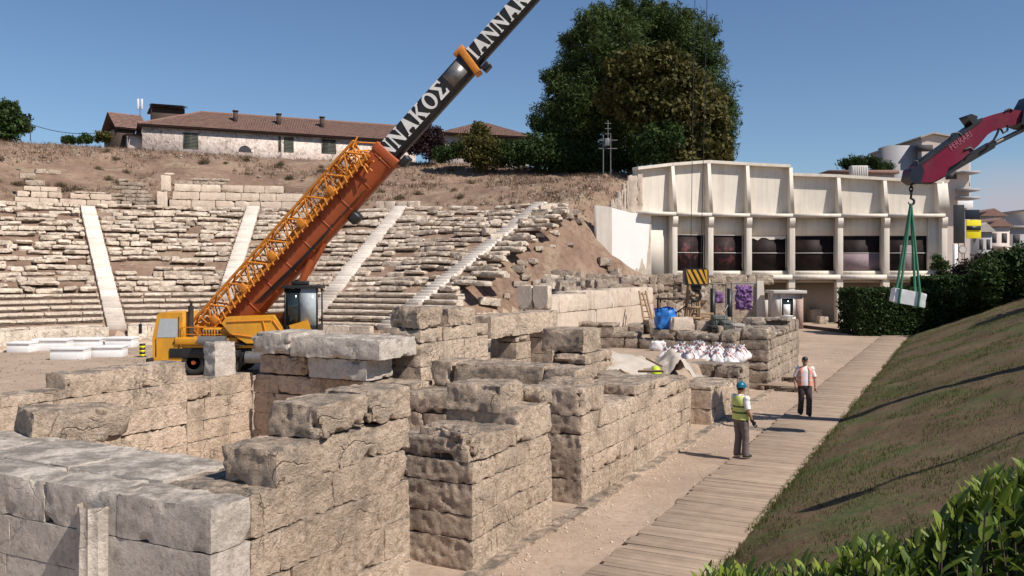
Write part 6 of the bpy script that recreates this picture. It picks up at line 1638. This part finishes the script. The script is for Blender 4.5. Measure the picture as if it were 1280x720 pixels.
# white sacks with red ties
r = random.Random(14)
for i in range(18):
    row = i // 6; k = i % 6
    s_, t_ = 19.25+row*.42, -2.85+k*.47+row*.12+r.uniform(-.07, .07); p = W(s_, t_); zb_ = 1.12+.1*row
    k_ = r.uniform(.62, .82); mb = MB(i); n = 20; a = np.linspace(0, 2*np.pi, n, endpoint=False); V = []
    lev = ((0, .28), (.08, .35), (.22, .36), (.36, .29), (.47, .19), (.55, .11), (.60, .085), (.68, .15), (.72, .13)); ln_ = (r.uniform(-.25, .25), r.uniform(-.25, .25))
    ph = r.uniform(0, 6)
    for z, rr in lev:
        wv = 1+.20*np.sin(a*5+ph+z*3)*min(1, z*3)+.12*np.sin(a*8+ph*2)
        V.append(np.stack([p[0]+rr*wv*np.cos(a)*k_*1.15+ln_[0]*z, p[1]+rr*wv*np.sin(a)*k_+ln_[1]*z, np.full(n, zb_+z*k_)+.05*np.sin(a*3+ph)*(z > .5)], 1))
    Q = [(j*n+m_, j*n+(m_+1) % n, (j+1)*n+(m_+1) % n, (j+1)*n+m_) for j in range(len(V)-1) for m_ in range(n)]
    mb.add(np.concatenate(V), np.array(Q)); mb.add(V[0], np.array([list(range(n))[::-1]]))
    tc = np.array([p[0]+ln_[0]*.6, p[1]+ln_[1]*.6, zb_+.595*k_]); tie = MB(); tie.tube([tc+np.array([.10*math.cos(q), .10*math.sin(q), .02*math.sin(q*2)]) for q in np.linspace(0, 6.283, 13)], .013, 5); tie.tube([tc+np.array(v) for v in ((.07, -.08, 0), (.14, -.2, -.14), (.10, -.27, -.27))], .012, 5)
    site('white rubble sack tied with red cord, in the heap behind the low cross wall', 'rubble_sack', 'sack', (('sack', mb, 'bagw'), ('tie', tie, 'redt')), (p[0], p[1], zb_), 'white sacks behind the low cross wall')
# tarpaulin heap with planks, lime hat
mb = MB(); n = 34; u, v = np.meshgrid(np.linspace(-1, 1, n), np.linspace(-1, 1, n)); s_, t_ = 13.6+u*2.6, -2.9+v*1.5
P = np.stack([OX+s_*US+t_*UC, OY+s_*UC-t_*US], -1); q = np.stack([s_.ravel()*.75, t_.ravel()*.9, 0*s_.ravel()], 1)
z = 1.28+.55*(1-u**2)*(1-v**2)+.38*np.abs(fbm(q, 3)).reshape(n, n)+.10*np.abs(fbm(q*3.1, 2)).reshape(n, n)
idx = np.arange(n*n).reshape(n, n); mb.add(np.stack([P[..., 0].ravel(), P[..., 1].ravel(), z.ravel()], 1), np.stack([idx[:-1, :-1], idx[:-1, 1:], idx[1:, 1:], idx[1:, :-1]], -1).reshape(-1, 4))
tag(mb.build('tarpaulin', M['tarp'], o=W(13.6, -2.9, 1.3)), 'crumpled beige tarpaulin spread over the rubble behind the long pale wall', 'tarpaulin')
mb = MB(); n = 30; u, v = np.meshgrid(np.linspace(-1, 1, n), np.linspace(-1, 1, n)); c = W(14.9, -1.45, 1.25)
lx, ly = u*.85, v*.8; P = np.stack([lx.ravel()*2.6, ly.ravel()*2.6, 0*u.ravel()+4], 1)
z = (.80-1.05*np.abs(lx*.8+ly*.35)-.55*np.abs(ly-.1))+.20*fbm(P, 3).reshape(n, n)+.22*np.abs(fbm(P*1.7+9, 2)).reshape(n, n); z = np.maximum(z, -.05)
Pw = np.stack([lx, ly, z], -1).reshape(-1, 3) @ (RUIN @ rotz(.5)).T+c; idx = np.arange(n*n).reshape(n, n)
mb.add(Pw, np.stack([idx[:-1, :-1], idx[:-1, 1:], idx[1:, 1:], idx[1:, :-1]], -1).reshape(-1, 4)); tag(mb.build('tarpaulin_bundle', M['tarp'], o=c), 'peaked beige tarpaulin bundle nearest the path', 'tarpaulin')
for i, (px, py, px2, py2, lab) in enumerate(((775, 462, 790, 472, 'short plank poking from the left of the tarpaulin'), (808, 448, 828, 458, 'plank lying across the top of the tarpaulin'), (798, 464, 830, 464, 'thin flat board under the lime hard hat'))):
    d = 24.5 if i < 2 else 22.6; a, b = at(px, py, d), at(px2, py2, d-.6); mb = MB(); dv = b-a; L = np.linalg.norm(dv)
    mb.tube([a, b], .035, 4); tag(mb.build('plank', M['wood'], o=(a+b)/2), lab, 'plank')
c = at(820, 467, 22.4); mb = MB(); mb.rings([(0, 0, z, rx, rx*1.15) for z, rx in ((0, .13), (.02, .155), (.04, .125), (.12, .11), (.17, .075), (.195, .02))], 18, o=c); tag(mb.build('hard_hat', M['lime'], smooth=True, o=c), 'lime yellow hard hat lying by the tarpaulin', 'hard hat')
# blue bundle, white-blue sack, blocks and tools behind
c = at(832, 399, 36.4); mb = MB(4); mb.stone(c, (.86, .8, 1.0), None, res=.09, amp=.09, r=.38, chip=.5, freq=1.6); tag(mb.build('tarpaulin_bundle', M['blue'], smooth=False, o=c), 'bright blue crumpled tarpaulin bundle among the tools', 'tarpaulin')
c = at(822, 424, 35.0); c[2] = gz_(c)+.17; mb = MB(5); mb.stone(c, (.62, .5, .42), None, res=.07, amp=.06, r=.17, chip=.6, freq=1.8); tag(mb.build('plastic_sack', M['bagw'], o=c), 'small white plastic sack below the blue bundle', 'sack')
c = at(850, 410, 36.2); loose('pale squared block beside the blue bundle', c[0], c[1], 1.93, (.95, .8, .62), .1, (0, 0), 'pale', 71, .1, .02, .04, .6, .6, grid=False)
def ladder(label, px, py, px2, py2, d, d2, rungs, w_):
    a, b = at(px, py, d), at(px2, py2, d2); mb = MB(); side = np.array([w_, 0, 0])
    for s in (-1, 1): mb.tube([a+side*s, b+side*s*.7], .05, 6)
    root = empty('ladder', a, label, 'ladder'); part(mb, 'rails', M['wood'], root)
    for k in range(rungs): u = (k+.5)/rungs; p = a+(b-a)*u; rg_ = MB(); rg_.cyl(p-side*(1-.3*u), p+side*(1-.3*u), .035, seg=6); part(rg_, 'rung', M['wood'], root)
ladder('wooden ladder leaning on the salmon wall', 812, 408, 803, 364, 41.0, 42.5, 6, .22)
mb = MB(); a = at(816, 408, 40); mb.tube([a, at(803, 366, 41.5)], .05, 6); tag(mb.build('timber_pole', M['wood'], o=a), 'single pole leaning beside the wooden ladder', 'pole')
# timber trestle scaffold with wheel-like pulley under the hook block
c = at(866, 404, 41.5); g0 = c[2]-.2; mb = MB()
for x, y in ((-.35, -.3), (.35, -.3), (-.35, .4), (.35, .4)): mb.tube([c+np.array([x, y, -.6]), c+np.array([x*.45, y*.4, 2.35])], .06, 6)
legs = mb; mb = MB()
for z in (.25, .75, 1.3): mb.box(c+np.array([0, -.28, z]), (.75-z*.2, .05, .12), tint=.4)
mb.tube([c+np.array([-.3, -.3, .1]), c+np.array([.25, -.2, 1.4])], .04, 6)
pul = MB(); p = c+np.array([.05, -.5, 1.75]); pul.tube([p+np.array([.20*math.cos(q), 0, .24*math.sin(q)]) for q in np.linspace(0, 6.283, 17)], .07, 7)
site('timber tripod scaffold with a black pulley below the hook block', 'timber_scaffold', 'scaffold', (('legs', legs, 'wood'), ('brace', mb, 'wood'), ('pulley', pul, 'black')), c)
c = at(845, 398, 42); mb = MB(); mb.b2(c+np.array([-.9, -.4, .9]), c+np.array([.8, .5, .98])); lg = MB()
for x, y in ((-.8, -.3), (.7, -.3), (-.8, .4), (.7, .4)): lg.b2(c+np.array([x-.04, y-.04, -.4]), c+np.array([x+.04, y+.04, .9]))
lg.tube([c+np.array([-.8, -.35, -.2]), c+np.array([.7, -.35, .8])], .035, 5); site('dark work bench left of the timber scaffold', 'work_bench', 'bench', (('bench_top', mb, 'darkwood'), ('legs', lg, 'black')), c)
mb = MB(); c = at(880, 402, 41); c[2] = gz_(c)+.14
for k in range(6): mb.box(c+np.array([0, .1*k, -.1+k*.14]), (1.15, .14, .09), rotz(.1*(k % 3-1)), tint=.2+.1*k, bev=.01)
tag(mb.build('timber_stack', M['wood'], o=c), 'small stack of raw timbers right of the scaffold', 'timber')
for i, (px, lab) in enumerate(((891, 'first black upright post left of the grey crates'), (912, 'black upright post behind the grey crates'))):
    p = at(px, 405, 42); mb = MB(); mb.b2(p+np.array([-.11, -.1, -.6]), p+np.array([.11, .1, 1.7])); tag(mb.build('steel_post', M['black'], o=p-np.array([0, 0, .6])), lab, 'post')
p, q_ = at(905, 390, 41.8), at(918, 366, 42.2); mb = MB(); mb.tube([p, q_], .05, 6); tag(mb.build('steel_pole', M['steel'], o=p), 'grey pole leaning between the two black posts', 'pole')
for i, (x, y, w_, h_, mt, lab) in enumerate(((901, 397, 18, 20, 'crate', 'large grey-green crate between the black posts'), (910, 407, 14, 14, 'crate', 'smaller dark crate in front of the large one'), (893, 410, 10, 10, 'rubber', 'dark tool box left of the crates'), (924, 408, 16, 12, 'concrete', 'pale concrete block at the foot of the purple cloth'))):
    d = 40-i*.5; p = at(x, y+h_/2, d); p[2] = gz_(p)-.02; s = d/F; mb = MB(); c = p+np.array([0, .3, h_*s/2]); mb.box(c, (w_*s, .55, h_*s), bev=.03)
    for k in (-.3, .3): mb.box(c+np.array([w_*s*k, -.28, 0]), (.05, .03, h_*s*.92))
    mb.box(c+np.array([0, -.285, h_*s*.28]), (w_*s*.94, .03, .05)); tag(mb.build('crate', M[mt], o=p), lab, 'crate')
c = at(930, 372, 43); mb = MB(6); mb.stone(c, (.74, .20, 1.15), None, res=.05, amp=.15, r=.1, chip=1.2, freq=2.4); tag(mb.build('purple_cloth', M['purple'], o=c), 'rumpled bright purple cloth hung before the rubble wall', 'cloth')
c = at(899, 372, 44.5); mb = MB(7); mb.stone(c, (.42, .13, .6), None, res=.06, amp=.08, r=.05, chip=1.2, freq=2); tag(mb.build('purple_cloth', M['purple'], o=c), 'dull purple cloth strip beside the leaning grey pole', 'cloth')
# frames under the cloths
for px, lab in ((930, 'thin steel frame carrying the bright purple cloth'), (899, 'thin steel frame carrying the dull purple strip')):
    d = 43.35 if px == 930 else 44.8; p = at(px, 372, d); w_ = .62 if px == 930 else .34; mb = MB(); g0 = gz_(p)-.1
    for s in (-1, 1): mb.cyl((p[0]+s*w_, d, g0), (p[0]+s*w_, d, p[2]+.75), .035, seg=6)
    mb.cyl((p[0]-w_, d, p[2]+.7), (p[0]+w_, d, p[2]+.7), .035, seg=6); tag(mb.build('cloth_frame', M['steel'], o=(p[0], d, g0)), lab, 'frame')
# rough retaining wall under the museum windows
mb = MB(15); r = random.Random(21); a, b = at(792, 340, 69.5), at(948, 340, 71.5); nrow = 6
for j in range(nrow):
    x = a[0]
    while x < b[0]:
        L = r.uniform(.5, 1.5); h_ = .78; y = a[1]+(b[1]-a[1])*(x-a[0])/(b[0]-a[0])
        mb.stone((x+L/2, y+r.uniform(-.25, .25)+.5, -.1+j*.70+h_/2), (L+.05, 1.3, h_+r.uniform(-.1, .1)), None, res=.2, amp=.13, r=.16, chip=1.3, tint=r.uniform(.05, .95)); x += L
mb.b2((a[0]+.3, a[1]+1.0, -.2), (b[0]-.2, b[1]+4, 3.7), tint=.3)
rw = mb.build('retaining_wall', M['rubble'], smooth=True, o=at(870, 340, 70)*np.array([1, 1, 0])); tag(rw, 'rough boulder retaining wall below the left museum windows', 'wall')
mb = MB(16); p = at(950, 340, 70.6); mb.prism([(p[0]-.35, 70.3, -.1), (p[0]+.45, 70.3, -.1), (p[0]+.20, 70.3, 3.7), (p[0]-.30, 70.3, 3.7)], (0, 4.5, 0)); part(mb, 'wall_end', M['plaster'], rw)
# ------------------------------------------------------------------ laurel bush close to the camera
def laurel():
    rg = np.random.default_rng(17); lv, stm = MB(1), MB(2)
    prof = [(868, 716), (900, 704), (940, 706), (985, 694), (1030, 692), (1070, 676), (1105, 668), (1150, 660), (1180, 632), (1205, 604), (1240, 580), (1300, 560), (1380, 545)]
    px_, py_ = [p[0] for p in prof], [p[1]+(17 if p[0] < 1120 else 20) for p in prof]
    tips = []
    for i in range(300):
        px = rg.uniform(872, 1380); top = np.interp(px, px_, py_); dep = 0 if i % 3 == 0 else rg.exponential(38)
        py = top+dep+rg.normal(0, 5); d = 2.75+.55*rg.random()+(.5 if px > 1150 else 0)*rg.random()-dep*.004
        tips.append(at(px, py, d))
    base = np.array([1.75, 3.3, .9])
    u = np.linspace(0, 1, 5)
    for T_ in tips:
        b = T_*np.array([1, 1, 0])+np.array([rg.normal(0, .15), rg.normal(.05, .12), 0]); b[2] = 1.15
        mid = (T_+b)/2+rg.normal(0, .07, 3); P = np.array([b, mid, T_]); stm.tube(lerp_pts(P, 5), [.011, .009, .007, .006, .003], 5, False, tint=.5)
        ax = T_-mid; ax /= np.linalg.norm(ax); nl = rg.integers(8, 15); fresh = rg.random()
        for k in range(nl):
            f = k/nl; o_ = T_-ax*(f*.30+.0)
            phi = k*2.4+rg.uniform(-.3, .3); a_ = np.array([math.cos(phi), math.sin(phi), 0]); a_ -= ax*np.dot(a_, ax); a_ /= np.linalg.norm(a_)
            tilt = .35+.75*f+rg.uniform(-.15, .2); dr = ax*math.cos(tilt)+a_*math.sin(tilt); L_ = rg.uniform(.06, .105)*(.75+.4*min(1, f*3)); wd = L_*rg.uniform(.17, .22)
            sd = np.cross(dr, ax); sd /= max(np.linalg.norm(sd), 1e-6); nr = np.cross(sd, dr)
            t = np.array([0, .18, .42, .68, .88, 1.0]); ww = np.array([.12, .75, 1.0, .82, .42, .02])*wd; drp = -nr*(t**2*L_*rg.uniform(.05, .35))[:, None] if False else np.outer(t**2*L_*rg.uniform(.0, .30), np.array([0, 0, -1.0]))
            c_ = o_+np.outer(t*L_, dr)+drp; fold = nr*.0+np.outer(ww*.28, nr)
            V = np.vstack([c_-np.outer(ww, sd)+fold, c_, c_+np.outer(ww, sd)+fold]); q = np.arange(5)
            lv.add(V, np.vstack([np.stack([q, q+1, 6+q+1, 6+q], 1), np.stack([6+q, 6+q+1, 12+q+1, 12+q], 1)]), np.clip(.10+.8*fresh*(1-f)+rg.normal(0, .2), 0, 1))
    root = empty('laurel_bush', (1.9, 3.2, 1.2), 'glossy green laurel bush filling the lower right corner close by', 'bush')
    part(lv, 'leaves', M['laurel'], root, True); part(stm, 'stem', M['bark'], root, True)
laurel()
# ------------------------------------------------------------------ light, sky, camera
sd = Vector((.69, -.51, 1.0)).normalized(); el = math.asin(sd.z); az = math.atan2(sd.x, sd.y)
sun = bpy.data.lights.new('sun', 'SUN'); sun.energy = SUN_E; sun.angle = R(.53); sun.color = (1.0, .925, .84)
so = bpy.data.objects.new('sun', sun); col.objects.link(so); so.rotation_euler = sd.to_track_quat('Z', 'Y').to_euler()
wd = bpy.data.worlds.new('World'); scene.world = wd; wd.use_nodes = True
t = wd.node_tree; g = NG(t); bg = t.nodes['Background']; sk = t.nodes.new('ShaderNodeTexSky'); sk.sky_type = 'NISHITA'; sk.sun_disc = False
sk.sun_elevation = el; sk.sun_rotation = az; sk.altitude = 80; sk.air_density = 1.0; sk.dust_density = DUST; sk.ozone_density = 2.2
bg.inputs['Strength'].default_value = SKY_E
# low bank of soft cloud near the horizon on the right
vec = g.n('ShaderNodeTexCoord').outputs['Generated']; sp = g.n('ShaderNodeSeparateXYZ'); g.l(vec, sp.inputs[0])
ratio = g.math('DIVIDE', sp.outputs['X'], sp.outputs['Y']); elev = g.math('DIVIDE', sp.outputs['Z'], sp.outputs['Y'])
cl = g.noise(g.mapv(vec, (7, 7, 13)), 1.0, 7, .55)
inx = g.ramp(ratio, [(.505, 0), (.545, 1)]); iny = g.ramp(elev, [(0, 1), (.08, .9), (.135, 0)])
fwd_ = g.math('GREATER_THAN', sp.outputs['Y'], 0.0)
cf = g.math('MULTIPLY', g.math('MULTIPLY', g.math('MULTIPLY', inx, iny), fwd_), g.ramp(cl, [(.25, 0), (.46, .95)]))
skb = g.mix(1.0, sk.outputs[0], (.78, .88, 1.0), 'MULTIPLY')
skc = g.mix(cf, skb, CLOUD)
g.l(skc, bg.inputs['Color'])
cam = bpy.data.cameras.new('camera'); co = bpy.data.objects.new('camera', cam); col.objects.link(co); scene.camera = co
co.location = (0, 0, EYE); co.rotation_euler = (R(90), 0, 0)
cam.sensor_width = 36; cam.lens = 36*F/1280; cam.shift_y = -20/1280; cam.clip_start = .1; cam.clip_end = 5000
vs = scene.view_settings; vs.view_transform = 'Standard'; vs.look = 'None'; vs.exposure = EXPO; vs.gamma = 1; vs.use_curve_mapping = False
scene.render.engine = 'CYCLES'; scene.cycles.max_bounces = 6; scene.cycles.transparent_max_bounces = 4
for o in col.objects:
    if 'category' in o.keys() and 'kind' not in o.keys(): o['kind'] = 'thing'
